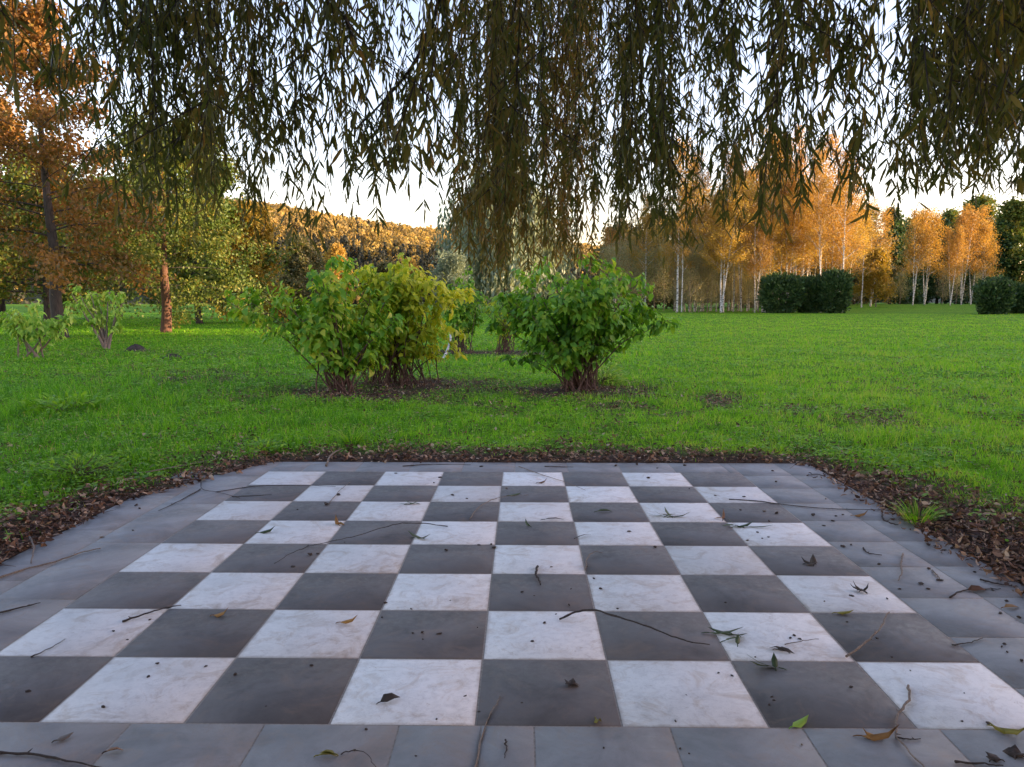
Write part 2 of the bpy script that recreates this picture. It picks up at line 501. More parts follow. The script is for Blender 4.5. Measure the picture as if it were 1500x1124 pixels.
# ---------------------------------------------------------------- pavement and chessboard
def slab(x0, x1, y0, y1, z0, z1, gap=.005, tilt=(0, 0)):
    x0, x1, y0, y1 = x0 + gap / 2, x1 - gap / 2, y0 + gap / 2, y1 - gap / 2
    cx, cy = (x0 + x1) / 2, (y0 + y1) / 2
    b = .0025
    V = []
    for (a, c_, z) in ((x0, y0, z0), (x1, y0, z0), (x1, y1, z0), (x0, y1, z0),
                       (x0, y0, z1 - b), (x1, y0, z1 - b), (x1, y1, z1 - b), (x0, y1, z1 - b),
                       (x0 + b, y0 + b, z1), (x1 - b, y0 + b, z1), (x1 - b, y1 - b, z1), (x0 + b, y1 - b, z1)):
        V.append((a, c_, z + (a - cx) * tilt[0] + (c_ - cy) * tilt[1] if z > z0 else z))
    F = [(0, 1, 5, 4), (1, 2, 6, 5), (2, 3, 7, 6), (3, 0, 4, 7), (4, 5, 9, 8), (5, 6, 10, 9), (6, 7, 11, 10), (7, 4, 8, 11), (8, 9, 10, 11)]
    return np.array(V), [np.array(F)]

rng = np.random.default_rng(11)
tl = lambda: tuple(rng.normal(0, .0016, 2))
parts = []
def row_x(x0, x1, y0, y1, first, step):
    cuts = [x0] + [c for c in np.arange(first, x1, step) if c > x0 + .05] + [x1]
    for a, c_ in zip(cuts, cuts[1:]):
        if c_ - a > .02: parts.append(slab(a, c_, y0, y1, -.03, 0, tilt=tl()))
def col_y(y0, y1, x0, x1, first, step):
    cuts = [y0] + [c for c in np.arange(first, y1, step) if c > y0 + .05] + [y1]
    for a, c_ in zip(cuts, cuts[1:]):
        if c_ - a > .02: parts.append(slab(x0, x1, a, c_, -.03, 0, tilt=tl()))
col_y(0, 4.4, 2.0, 2.41, .285, .452); col_y(0, 4.4, 2.41, 2.72, .30, .452)
col_y(0, 4.4, -2.41, -2.0, .21, .9); col_y(0, 4.4, -2.72, -2.41, .46, .9)
row_x(-2.0, 2.0, 4.0, 4.4, -1.72, .455)
for a, c_ in zip([-2.72, -2.1, -1.64, -1.18, -.72, -.26, .02, .20, .66, 1.11, 1.57, 2.03], [-2.1, -1.64, -1.18, -.72, -.26, .02, .20, .66, 1.11, 1.57, 2.03, 2.72]):
    parts.append(slab(a, c_, -.45, 0, -.03, 0, tilt=tl()))
for k in range(12):
    row_x(-2.72, 2.72, -.45 - .45 * (k + 1), -.45 - .45 * k, -2.72 + (.2 + .23 * (k % 2)), .46)
V, F, T = merge(parts)
me = mesh_np('pavement', V, F)
me.materials.append(M['border'])
tag(link('pavement', me, None), kind='structure')
Vg, Fg = slab(-2.715, 2.715, -5.85, 4.395, -.034, -.0018, 0)
tag(link('pavement_bed', mesh_np('pavement_bed', Vg, Fg), M['grout']), kind='structure')

board = thing('chessboard', (0, 2, 0), 'giant outdoor chessboard of eight by eight light and dark grey stone squares', 'chessboard')
for r in range(8):
    for c_ in range(8):
        lt = (r + c_) % 2 == 1
        V, F = slab(-.25, .25, -.25, .25, -.03, 0, .0065, tilt=tuple(rng.normal(0, .0018, 2)))
        o = link('light_square' if lt else 'dark_square', mesh_np('square', V, F), M['light' if lt else 'dark'], board)
        o.location = (-1.75 + c_ * .5, -1.75 + r * .5, 0)

# ---------------------------------------------------------------- grass, weeds, litter (nobody could count them)
rng = np.random.default_rng(21)
def wedge(n, d0, d1, extra=1.5, k=.74, p=1.0):
    if p == 1.0:
        D = np.exp(rng.uniform(math.log(d0), math.log(d1), n))
    else:
        D = (rng.uniform(d0 ** p, d1 ** p, n)) ** (1 / p)
    x = CAM_P[0] + rng.uniform(-1, 1, n) * (k * D + extra)
    return x, CAM_P[1] + D, D

x, y, D = wedge(560000, 3.6, 95)
keep = (sd_pave(x, y) > .03)
sm = soil_amount(x, y)
patch = fnoise(x * .55, y * .55, 31)
fine = fnoise(x * 2.2, y * 2.2, 33)
keep &= rng.random(len(x)) > np.clip(sm * 1.25 - .08, 0, .985)
keep &= rng.random(len(x)) < np.clip(.1 + 1.5 * fine, .12, 1)
bare = np.clip((fnoise(x * .42 + 3, y * .42, 37) - .56 + .05 * (x < -1)) * 4, 0, 1) * np.clip((fnoise(x * 2.4, y * 2.4, 38) - .4) * 4, 0, 1) * np.clip((16 - y) / 6, 0, 1)
keep &= rng.random(len(x)) > .6 * bare
x, y, D, sm, patch, fine = (a[keep] for a in (x, y, D, sm, patch, fine))
nb = len(x)
tall = np.clip((patch - .46) * 5, 0, 1) * np.clip((fnoise(x * 1.7, y * 1.7, 35) - .35) * 4, 0, 1)
tallL = np.clip(1.15 - np.hypot((x + 6.6) / 4.2, (y - 8.3) / 3.6), 0, 1)        # longer, finer turf on the left
Lb = (.045 + .05 * rng.random(nb) + .11 * tall * rng.random(nb) + .12 * tallL * rng.random(nb)) * (1 - .35 * sm)
tuft = fnoise(x * 5.5, y * 5.5, 36)
Lb *= np.clip(1 - (D - 20) / 120, .6, 1) * np.clip(.05 + 1.9 * tuft, .35, 1.8)
az = rng.uniform(0, 2 * math.pi, nb)
lean = rng.uniform(.05, .75, nb)
A = np.stack([np.cos(az) * lean, np.sin(az) * lean, np.ones(nb)], -1)
Nn = np.stack([np.cos(az), np.sin(az), -.3 * np.ones(nb)], -1)
Wb = .0042 * np.clip(D / 6, 1, 9) * (.7 + .6 * rng.random(nb))
tint = np.clip(.16 + .34 * fnoise(x * .8, y * .8, 41) + .30 * fnoise(x * 3.1, y * 3.1, 42) + .5 * (vnoise(x * 7.5, y * 7.5, 47) - .5) + rng.normal(0, .19, nb) + .20 * np.clip((x - .5) / 5, -1, 1), 0, .86)  # blades coloured darker to the left, standing for shade beneath the trees
dry = rng.random(nb) < .02 + .10 * np.clip(fnoise(x * 1.3, y * 1.3, 44) - .5, 0, 1)
tint[dry] = 1.0
P = np.stack([x, y, terrain(x, y) - .006], -1)
V, F, T = leaf_geo(P, A, Nn, Lb, Wb, 'blade', tint, rng.uniform(.3, 1.5, nb))
tag(link('grass', mesh_np('grass', V, F, T), M['grass']), 'bright green autumn meadow grass around the paved chessboard', 'grass', kind='stuff')

x, y, D = wedge(170000, 4.0, 40)
keep = (sd_pave(x, y) > .1) & (rng.random(len(x)) < np.clip((fnoise(x * 1.1, y * 1.1, 51) - .42 + .10 * (x < -1)) * 3.5, 0.04, 1)) & (rng.random(len(x)) > soil_amount(x, y) * 1.05 - .1)
x, y, D = x[keep], y[keep], D[keep]
nb = len(x)
az = rng.uniform(0, 2 * math.pi, nb)
A = np.stack([np.cos(az), np.sin(az), rng.uniform(-.1, .5, nb)], -1)
Nn = np.stack([rng.normal(0, .3, nb), rng.normal(0, .3, nb), np.ones(nb)], -1)
P = np.stack([x, y, terrain(x, y) + rng.uniform(.01, .07, nb)], -1)
sz = rng.uniform(.018, .048, nb) * np.clip(D / 9, 1, 2.2)
V, F, T = leaf_geo(P, A, Nn, sz, sz * .65, 'oval', rng.random(nb))
tag(link('ground_weeds', mesh_np('ground_weeds', V, F, T), M['weed']), 'low broad leaved weeds growing through the grass', 'weeds', kind='stuff')

x, y, D = wedge(260000, 3.0, 32, 2.5)
s = sd_pave(x, y)
sm = soil_amount(x, y)
dens = np.clip(sm * 1.1 - .12, 0, 1) + .095 + .5 * np.clip((fnoise(x * .42 + 3, y * .42, 37) - .56 + .05 * (x < -1)) * 4, 0, 1) * np.clip((fnoise(x * 2.4, y * 2.4, 38) - .4) * 4, 0, 1) + .09 * (x < -1)
ew = .09 + .16 * ((x > 2.3) & (y < 3.9))
edge = (s > -ew) & (s <= .02)
dens = np.where(edge, np.clip(.9 - np.abs(s - .02) * 1.25 / ew, 0, 1) * (fnoise(x * 2, y * 2, 62) > .4), dens)
dens = np.where(s <= -ew, 0, dens)
keep = rng.random(len(x)) < dens
x, y, D, s = x[keep], y[keep], D[keep], s[keep]
nb = len(x)
az = rng.uniform(0, 2 * math.pi, nb)
A = np.stack([np.cos(az), np.sin(az), rng.normal(0, .35, nb)], -1)
Nn = np.stack([rng.normal(0, .5, nb), rng.normal(0, .5, nb), np.ones(nb)], -1)
P = np.stack([x, y, np.where(s > .02, terrain(x, y), 0) + rng.uniform(.004, .03, nb)], -1)
P[:, 2] += np.clip(.03 - s, 0, .03) * .4
sz = rng.uniform(.022, .062, nb)
asp = rng.uniform(.22, .7, nb)
V, F, T = leaf_geo(P, A, Nn, sz, sz * asp, 'broad', rng.random(nb) ** 1.25, rng.uniform(-2.5, 2.5, nb))
tag(link('leaf_litter', mesh_np('leaf_litter', V, F, T), M['litter']), 'brown dead leaf litter banked along the paving edge and under bushes', 'leaf litter', kind='stuff')

# fine dead twigs and straw within the litter band
tb = []
x, y, D = wedge(9000, 3.2, 20, 2)
s = sd_pave(x, y); sm = soil_amount(x, y)
keep = (s > -.03) & (rng.random(len(x)) < sm * .55)
for px, py in zip(x[keep], y[keep]):
    a = rng.uniform(0, 6.28); l = rng.uniform(.06, .24)
    z = float(terrain(px, py)) + .02
    z = max(z, .012)
    q = np.array([[px, py, z], [px + math.cos(a) * l * .5, py + math.sin(a) * l * .5, z + rng.uniform(.0, .03)], [px + math.cos(a + .3) * l, py + math.sin(a + .3) * l, z + rng.uniform(-.005, .02)]])
    tb.append(tube(q, np.array([.003, .0025, .001]), 3, False))
V, F, T = merge(tb)
tag(link('twig_litter', mesh_np('twig_litter', V, F), M['stem_red']), 'tiny broken twigs lying in the leaf litter', 'twig litter', kind='stuff')

# ---------------------------------------------------------------- trees
def skeleton(rng, H, r0, lo, nl, lenf, elevf, bend=0.0, ntw=5, twl=.35, lean=(0, 0), wob=.02, top=1.0, lk=.5, f0=.22):
    """trunk + limbs + twigs; returns trunk tubes, limb tubes, twig segments"""
    tz = np.linspace(0, H * top, 9)
    trunk = np.stack([lean[0] * tz / H + rng.normal(0, wob * H * .25, 9) * (tz > 0), lean[1] * tz / H + rng.normal(0, wob * H * .25, 9) * (tz > 0), tz], -1)
    rad = r0 * (1 - .93 * (tz / (H * top)) ** .9)
    tr_ = spline(trunk, 25); rr_ = np.interp(np.linspace(0, 1, 25), tz / tz[-1], rad)
    foot = np.array([tr_[0] - [0, 0, .1], tr_[0] + (tr_[1] - tr_[0]) * .25])
    T = [tube(np.concatenate([foot, tr_[1:]]), np.concatenate([[rr_[0] * 1.3, rr_[0] * 1.04], rr_[1:]]), 9)]
    Lb, tw = [], []
    for k in range(nl):
        f = (k + rng.random()) / nl
        h = H * top * (lo + (1 - lo) * f)
        p = np.array([np.interp(h, tz, trunk[:, j]) for j in range(3)])
        az = k * 2.4 + rng.normal(0, .4)
        el = elevf(f) + rng.normal(0, .12)
        ln = lenf(f) * rng.uniform(.75, 1.2)
        d = np.array([math.cos(az) * math.cos(el), math.sin(az) * math.cos(el), math.sin(el)])
        t = np.linspace(0, 1, 6)[:, None]
        q = p + d * ln * t + np.array([0, 0, bend * ln]) * t ** 2 + rng.normal(0, .035 * ln, (6, 3)) * t
        r1 = max(.012, np.interp(h, tz, rad) * lk)
        Lb.append(tube(q, np.linspace(r1, r1 * .2, 6), 5, False))
        for m_ in range(ntw):
            ft = rng.uniform(f0, 1.0)
            p2 = np.array([np.interp(ft, t[:, 0], q[:, j]) for j in range(3)])
            d2 = unit(d * .7 + rng.normal(0, .55, 3))
            l2 = ln * twl * rng.uniform(.5, 1.2)
            e = p2 + d2 * l2 + np.array([0, 0, bend * l2 * .6])
            Lb.append(tube(np.array([p2, (p2 + e) / 2 + rng.normal(0, .04 * l2, 3), e]), np.array([r1 * .3, r1 * .2, r1 * .08]), 4, False))
            tw.append((p2, e))
        tw.append((q[3], q[5]))
    return T, Lb, tw

def crown_leaves(rng, tw, nper, spread, L, Wr, shape, down=.3, tintf=None, flat=1.0):
    a = np.array([t[0] for t in tw]); e = np.array([t[1] for t in tw])
    n = len(a) * nper
    idx = np.repeat(np.arange(len(a)), nper)
    f = rng.uniform(.1, 1.1, n)[:, None]
    P = a[idx] * (1 - f) + e[idx] * f + rng.normal(0, spread, (n, 3)) * np.array([1, 1, flat])
    A = rng.normal(0, 1, (n, 3)) - np.array([0, 0, down * 2])
    N = rng.normal(0, .8, (n, 3)) + np.array([0, 0, .8])
    tw_t = rng.random(len(a))
    tint = np.clip(.55 * tw_t[idx] + .45 * rng.random(n), 0, 1) if tintf is None else tintf(P, rng)
    return leaf_geo(P, A, N, L * rng.uniform(.65, 1.25, n), L * Wr * rng.uniform(.8, 1.2, n), shape, tint)

def put_tree(name, loc, label, cat, group, T, Lb, leaves, bark, leafm, rz=0.0, limb_bark=None):
    o = thing(name, loc, label, cat, group, rz)
    V, F, _ = merge(T)
    link('trunk', mesh_np('trunk', V, F, None, True), bark, o)
    if Lb:
        V, F, _ = merge(Lb)
        link('branches', mesh_np('branches', V, F, None, True), limb_bark or bark, o)
    link('crown', mesh_np('crown', leaves[0], leaves[1], leaves[2]), leafm, o)
    return o

def copy_tree(src, loc, rz, s, label, group=None):
    r = src.copy(); COL.objects.link(r)
    r.location = loc; r.rotation_euler = (0, 0, rz); r.scale = (s[0], s[0], s[1])
    r['label'] = label
    if group: r['group'] = group
    for ch in list(src.children):
        c_ = ch.copy(); COL.objects.link(c_); c_.parent = r
    return r

def gz(p, dz=0.0):
    return (p[0], p[1], float(terrain(p[0], p[1])) + dz)

# big orange tree on the left
rng = np.random.default_rng(101)
T, Lb, tw = skeleton(rng, 12.0, .25, .22, 38, lambda f: 3.5 * (1 - f) ** .7 + .9, lambda f: .10 + .55 * f, -.18, 8, .34, (-.7, .3), .012, 1.0, .24, .1)
lv = crown_leaves(rng, tw, 78, .26, .15, .62, 'oval', .3, None, .6)
put_tree('oak_tree', gz((-17.3, 27.1)), 'big orange brown oak with a dark leaning trunk at the left edge', 'tree', None, T, Lb, lv, M['bark_dark'], M['oak_leaf'])
# the green and yellow tree with the sunlit red trunk
rng = np.random.default_rng(102)
T, Lb, tw = skeleton(rng, 8.8, .25, .18, 44, lambda f: 3.8 * (1 - f) ** .55 + .7, lambda f: .02 + .65 * f, -.18, 8, .36, (.1, .1), .01, 1.0, .11, .1)
lv = crown_leaves(rng, tw, 76, .24, .14, .6, 'oval', .3, None, .55)
put_tree('maple_tree', gz((-16.0, 33.0)), 'green and yellow tree with a low sunlit reddish trunk', 'tree', None, T, Lb, lv, M['bark_red'], M['mixed_leaf'], 0.0, M['bark_dark'])
# more trees behind them
rng = np.random.default_rng(103)
T, Lb, tw = skeleton(rng, 11.0, .22, .16, 30, lambda f: 4.2 * (1 - f) ** .6 + .8, lambda f: .1 + .6 * f, -.1, 6, .4)
lv = crown_leaves(rng, tw, 80, .34, .24, .62, 'oval', .3)
A1 = put_tree('autumn_tree', gz((-20.2, 47.0)), 'olive tree with a thin dark trunk just right of the sunlit red trunk', 'tree', 'autumn trees behind the left shrubs', T, Lb, lv, M['bark_dark'], M['mixed_leaf'])
rng = np.random.default_rng(104)
T, Lb, tw = skeleton(rng, 12.5, .24, .14, 30, lambda f: 4.6 * (1 - f) ** .6 + .8, lambda f: .15 + .6 * f, -.1, 6, .4)
lv = crown_leaves(rng, tw, 80, .36, .25, .62, 'oval', .3)
A2 = put_tree('autumn_tree', gz((-31.5, 45.0)), 'rust orange tree behind the big oak at the left edge', 'tree', 'autumn trees behind the left shrubs', T, Lb, lv, M['bark_dark'], M['oak_leaf'])
copy_tree(A1, gz((-26.0, 40.5)), 1.9, (.9, .8), 'olive tree between the leaning oak and the red trunk', 'autumn trees behind the left shrubs')
copy_tree(A1, gz((-32.0, 60.0)), 2.5, (1.15, .95), 'olive tree far behind the red trunk, filling its left side', 'autumn trees behind the left shrubs')
rng = np.random.default_rng(105)
T, Lb, tw = skeleton(rng, 6.6, .14, .08, 24, lambda f: 2.0 * (1 - f) ** .5 + .6, lambda f: .3 + .6 * f, -.05, 6, .4)
lv = crown_leaves(rng, tw, 75, .25, .2, .62, 'oval', .3)
Yt = put_tree('young_tree', gz((-17.2, 48.0)), 'small golden yellow tree right of the green maple crown', 'tree', None, T, Lb, lv, M['bark_dark'], M['yellow_leaf'])
copy_tree(A1, gz((-26.5, 62.0)), 4.0, (.8, .75), 'olive brown tree behind the golden yellow tree', 'autumn trees behind the left shrubs')

# ---- middle distance: olive and orange trees in front of the hill
rng = np.random.default_rng(106)
T, Lb, tw = skeleton(rng, 12, .2, .05, 26, lambda f: 4.4 * (1 - f) ** .5 + .9, lambda f: .35 + .6 * f, -.05, 6, .4)
lv = crown_leaves(rng, tw, 60, .55, .55, .7, 'diamond', .2)
O1 = put_tree('olive_tree', gz((-43, 150)), 'rounded grey olive tree below the hill, left of the orange one', 'tree', None, T, Lb, lv, M['bark_dark'], M['olive_leaf'])
copy_tree(O1, gz((-50, 140)), 1.0, (1.1, .8), 'grey olive tree below the hill beside the golden tree crown')
copy_tree(O1, gz((-29, 170)), 2.2, (1.0, .72), 'low olive tree below the hill right of the orange one')
rng = np.random.default_rng(107)
T, Lb, tw = skeleton(rng, 13, .2, .1, 24, lambda f: 3.3 * (1 - f) ** .6 + .8, lambda f: .5 + .5 * f, 0, 6, .4)
lv = crown_leaves(rng, tw, 60, .55, .6, .7, 'diamond', .2)
R1 = put_tree('orange_tree', gz((-43, 182)), 'bright orange round tree standing below the wooded hill', 'tree', None, T, Lb, lv, M['bark_dark'], M['birch_leaf'])
copy_tree(R1, gz((-27, 190)), 1.4, (.75, .8), 'small orange tree at the foot of the dark conifers')
rng = np.random.default_rng(108)
T, Lb, tw = skeleton(rng, 5.2, .12, .05, 20, lambda f: 2.4 * (1 - f) ** .4 + .5, lambda f: .5 + .5 * f, 0, 6, .4)
lv = crown_leaves(rng, tw, 90, .3, .3, .3, 'diamond', .2)
put_tree('willow_shrub', gz((-7.2, 80.0)), 'round silver green shrub seen above the left bush', 'shrub', None, T, Lb, lv, M['bark_dark'], M['grey_willow'])

# ---- the silver weeping willow in the middle distance
def weeping(rng, H, R, n_str, leaf, shape='diamond', wr=.22, droplow=1.0):
    T, Lb = [], []
    tz = np.linspace(0, H * .6, 8)
    trunk = np.stack([rng.normal(0, .06, 8), rng.normal(0, .06, 8), tz], -1)
    T.append(tube(trunk, np.linspace(.045 * H * .6, .12, 8), 8))
    P_, A_ = [], []
    heads = []
    for k in range(26):
        az = k * 2.4; f = (k + .5) / 26
        rr = R * math.sqrt(f) * rng.uniform(.8, 1.05); hh = H * (1 - .42 * (rr / R) ** 2) * rng.uniform(.9, 1.0)
        e = np.array([math.cos(az) * rr, math.sin(az) * rr, hh])
        st = trunk[rng.integers(3, 8)]
        q = spline([st, (st + e) / 2 + np.array([0, 0, .12 * H]), e], 8)
        Lb.append(tube(q, np.linspace(.16, .04, 8), 5, False))
        heads += [q[j] for j in (3, 4, 5, 6, 7)]
    heads = np.array(heads)
    for k in range(n_str):
        p = heads[rng.integers(len(heads))] + rng.normal(0, .07 * R, 3)
        end = rng.uniform(droplow, max(droplow + .5, p[2] * .55))
        m_ = int((p[2] - end) / (leaf * .55)) + 2
        zz = np.linspace(p[2], end, m_)
        out = np.linspace(0, 1, m_) ** .5 * rng.uniform(0, .12) * R
        d = unit(np.array([p[0], p[1], 0.0]))
        q = np.stack([p[0] + d[0] * out, p[1] + d[1] * out, zz], -1) + rng.normal(0, leaf * .3, (m_, 3))
        P_.append(q)
        A_.append(np.stack([rng.normal(0, .35, m_), rng.normal(0, .35, m_), -np.ones(m_)], -1))
    P_ = np.concatenate(P_); A_ = np.concatenate(A_)
    n = len(P_)
    lv = leaf_geo(P_, A_, rng.normal(0, 1, (n, 3)), leaf * rng.uniform(.8, 1.5, n), leaf * wr * 1.3, shape, rng.random(n))
    return T, Lb, lv
rng = np.random.default_rng(109)
T, Lb, lv = weeping(rng, 20.0, 9.0, 900, .7, 'diamond', .3, 1.2)
put_tree('weeping_willow', gz((-2.0, 100.0)), 'silver green weeping willow in the distance behind the hanging brown branches', 'tree', None, T, Lb, lv, M['bark_dark'], M['grey_willow'])

# ---- birches on the right
def birch(seed, H, nst, leafm, nper=34, lo=.32):
    rng = np.random.default_rng(seed)
    T, Lb, tw = [], [], []
    for k in range(nst):
        a = rng.uniform(0, 6.28)
        ln = (math.cos(a) * H * .10 * (nst > 1), math.sin(a) * H * .10 * (nst > 1))
        t, l, w = skeleton(rng, H * rng.uniform(.85, 1),   .0068 * H, lo, 20, lambda f: .17 * H * (1 - f) ** .5 + .04 * H, lambda f: .75 + .35 * f, -.12, 5, .42, ln, .006)
        T += t; Lb += l; tw += w
    lv = crown_leaves(rng, tw, int(nper * 1.75) // nst + 4, .44, .23, .72, 'diamond', .4)
    return T, Lb, lv
GB = 'white trunked birches of the grove at the meadow edge'
T, Lb, lv = birch(201, 25, 1, None)
B1 = put_tree('birch_tree', gz((33.5, 106)), 'tall slender birch rising just left of the three clipped dark shrubs', 'tree', GB, T, Lb, lv, M['birch'], M['birch_leaf'])
T, Lb, lv = birch(202, 22, 2, None)
B2 = put_tree('birch_tree', gz((41.0, 112)), 'two stemmed birch behind the three clipped dark shrubs', 'tree', GB, T, Lb, lv, M['birch'], M['birch_leaf'])
T, Lb, lv = birch(203, 17, 3, None, 40)
B3 = put_tree('birch_tree', gz((73.5, 142)), 'bright three stemmed white birch in the lit orange group on the right', 'tree', 'birches of the lit orange group', T, Lb, lv, M['birch'], M['birch_leaf'])
rng = np.random.default_rng(204)
for k in range(46):
    u = 985 + (k + rng.random()) * 255 / 46
    D = rng.uniform(103, 126)
    p = AT(u, 450, D)
    src = (B1, B2)[k % 3 == 0]
    if u < 1110:
        lab = 'slender white birch trunk in the thicket right of the green bush'
    else:
        lab = 'slender white birch standing behind the clipped dark shrubs'
    copy_tree(src, gz(p), rng.uniform(0, 6.28), (rng.uniform(.5, .95), rng.uniform(.55, 1.02)), lab, GB)
for k, (u, D, s1, s2, lab) in enumerate([
        (900, 125, .8, .62, 'orange birch mostly hidden behind the top of the right bush'),
        (945, 118, .8, .70, 'orange birch showing above the right shoulder of the right bush'),
        (1275, 138, .85, .78, 'birch with golden crown left of the dark evergreen trees'),
        (1262, 132, .7, .62, 'thin birch with low yellow leaves beside the clipped shrubs'),
        ]):
    copy_tree(B1 if k % 2 else B2, gz(AT(u, 446, D)), k * 1.7, (s1, s2), lab, GB)
for u, D, s1, s2, rz, lab in [
        (1337, 141, .85, .98, 2.0, 'white birch forking low at the left end of the lit orange group'),
        (1392, 140, .6, .8, 1.0, 'thin pale birch right of the three stemmed one'),
        (1408, 146, .9, 1.0, 3.1, 'birch with a spotted trunk near the middle of the lit orange group'),
        (1422, 150, .9, 1.08, 4.4, 'tall birch of the lit orange group with the highest orange crown'),
        (1440, 148, .8, .9, 5.2, 'birch at the right end of the lit orange group beside the dark shrub')]:
    copy_tree(B3, gz(AT(u, 446, D)), rz, (s1, s2), lab, 'birches of the lit orange group')

# understory thicket in front of the birches
rng = np.random.default_rng(205)
T, Lb, tw = skeleton(rng, 7.5, .07, .12, 26, lambda f: 1.9 * (1 - f) ** .4 + .5, lambda f: .7 + .4 * f, 0, 6, .42)
lv = crown_leaves(rng, tw, 20, .36, .15, .6, 'diamond', .1)
U1 = put_tree('thicket_sapling', gz(AT(1010, 450, 106)), 'grey green sapling in the thicket right of the green bush', 'sapling', 'saplings along the meadow edge', T, Lb, lv, M['bark_pale'], M['thicket_leaf'])
for k in range(19):
    u = 985 + (k + rng.random()) * 140 / 19
    copy_tree(U1, gz(AT(u, 450, rng.uniform(107, 120))), rng.uniform(0, 6.28), (rng.uniform(.7, 1.1), rng.uniform(.7, 1.25)), 'grey green sapling in the thicket right of the green bush')
for k, u in enumerate((1248, 1258, 1300, 1318, 1380, 1400, 1430)):
    copy_tree(U1, gz(AT(u, 446, 150 + 3 * k)), k * 1.3, (.9, .8 + .1 * (k % 3)), 'brown green sapling growing between the right hand birches')
for k, u in enumerate((890, 905, 922, 940, 958, 972)):
    copy_tree(U1, gz(AT(u, 450, 112 + 3 * k)), k * 1.1, (1.1, 1.1 + .1 * (k % 3)), 'grey brown sapling behind the top of the right bush')
rng = np.random.default_rng(206)
T, Lb, tw = skeleton(rng, 8.5, .1, .10, 24, lambda f: 2.6 * (1 - f) ** .5 + .5, lambda f: .5 + .4 * f, 0, 6, .42)
lv = crown_leaves(rng, tw, 48, .34, .34, .7, 'diamond', .2)
YT2 = put_tree('yellow_tree', gz(AT(1283, 446, 133)), 'small yellow leaved tree right of the clipped dark shrubs', 'tree', None, T, Lb, lv, M['bark_pale'], M['yellow_leaf'])

# clipped dark evergreen shrubs
def clipped(seed, w, h, n):
    rng = np.random.default_rng(seed)
    d = unit(rng.normal(0, 1, (n, 3)))
    e = np.sign(d) * np.abs(d) ** .78
    rr = rng.uniform(.72, 1.0, n)[:, None] * (1 + .34 * (fnoise(d[:, 0] * 4 + d[:, 1] * 3, d[:, 2] * 5, seed)[:, None] - .5) * 2)
    rr = rr * np.where(rng.random(n) < .14, rng.uniform(1.0, 1.2, n), 1)[:, None]      # stray shoots
    P = e * rr * np.array([w / 2, w / 2, h / 2]) + np.array([0, 0, h / 2 + .1])
    P[:, :2] *= (.82 + .25 * np.clip(P[:, 2:3] / h, 0, 1))
    P = P[P[:, 2] > .05]; n = len(P)
    A = unit(P - np.array([0, 0, h * .4])) + rng.normal(0, .5, (n, 3)) + np.array([0, 0, .5])
    lv = leaf_geo(P, A, rng.normal(0, 1, (n, 3)), .42 * rng.uniform(.5, 1.4, n), .22, 'diamond', rng.random(n))
    st = [tube(np.array([[0, 0, 0], [rng.normal(0, .1), rng.normal(0, .1), h * .5], [rng.normal(0, w * .2), rng.normal(0, w * .2), h * .8]]), np.array([.09, .06, .02]), 6) for _ in range(5)]
    return st, lv
for sd, u, v, D, w, h, lab in [
        (301, 1143, 458, 100, 4.9, 4.7, 'dark green clipped shrub, widest of three in a row before the birches'),
        (302, 1187, 457, 101, 3.6, 4.3, 'dark green clipped shrub, lowest and middle one of three in a row'),
        (303, 1221, 457, 99, 3.5, 5.2, 'dark green clipped shrub, tallest of three in a row before the birches'),
        (304, 1455, 452, 92, 3.5, 3.9, 'rounded dark green shrub alone on the meadow by the right birches'),
        (305, 1492, 450, 97, 3.4, 3.4, 'dark green shrub cut by the right edge behind the rounded one')]:
    st, lv = clipped(sd, w, h, 6500)
    o = thing('evergreen_shrub', gz(AT(u, v, D), -.1), lab, 'shrub', 'dark evergreen shrubs on the meadow')
    V, F, _ = merge(st)
    link('stems', mesh_np('stems', V, F, None, True), M['bark_dark'], o)
    link('foliage', mesh_np('foliage', *lv), M['dark_leaf'], o)

# dark and olive trees closing the view on the right
rng = np.random.default_rng(307)
T, Lb, tw = skeleton(rng, 19, .3, .05, 34, lambda f: 4.2 * (1 - f) ** .8 + .5, lambda f: .0 + .4 * f, -.1, 7, .4)
lv = crown_leaves(rng, tw, 40, .5, .7, .6, 'diamond', .2)
E1 = put_tree('evergreen_tree', gz(AT(1303, 446, 168)), 'dark green evergreen tree between the golden birch and the lit orange group', 'tree', 'dark trees behind the right birches', T, Lb, lv, M['bark_dark'], M['dark_leaf'])
for k, (u, D, s1, s2, lab) in enumerate([
        (1325, 180, .9, .9, 'dark evergreen tree directly left of the forked white birch'),
        (1372, 190, 1.1, 1.0, 'dark evergreen tree behind the three stemmed white birch'),
        (1402, 186, 1.0, .85, 'dark evergreen tree behind the spotted birch trunk'),
        (1463, 184, 1.1, .95, 'dark evergreen tree below the big yellow green crown on the right'),
        (1240, 190, 1.1, .8, 'dark evergreen tree behind the tallest clipped shrub'),
        (1430, 200, 1.2, 1.2, 'dark evergreen tree rising behind the tallest orange birch')]):
    copy_tree(E1, gz(AT(u, 446, D)), k * 2.1, (s1, s2), lab)
rng = np.random.default_rng(308)
T, Lb, tw = skeleton(rng, 22, .35, .15, 34, lambda f: 6 * (1 - f) ** .5 + 1, lambda f: .3 + .6 * f, -.05, 7, .4)
lv = crown_leaves(rng, tw, 55, .6, .65, .7, 'diamond', .2)
Q1 = put_tree('broadleaf_tree', gz(AT(1478, 446, 184)), 'big yellow green tree towering over the birches at the right edge', 'tree', 'broad trees behind the right birches', T, Lb, lv, M['bark_dark'], M['mixed_leaf'])
copy_tree(Q1, gz(AT(1548, 446, 196)), 1.0, (1.1, 1.1), 'big yellow green tree cut by the right edge')
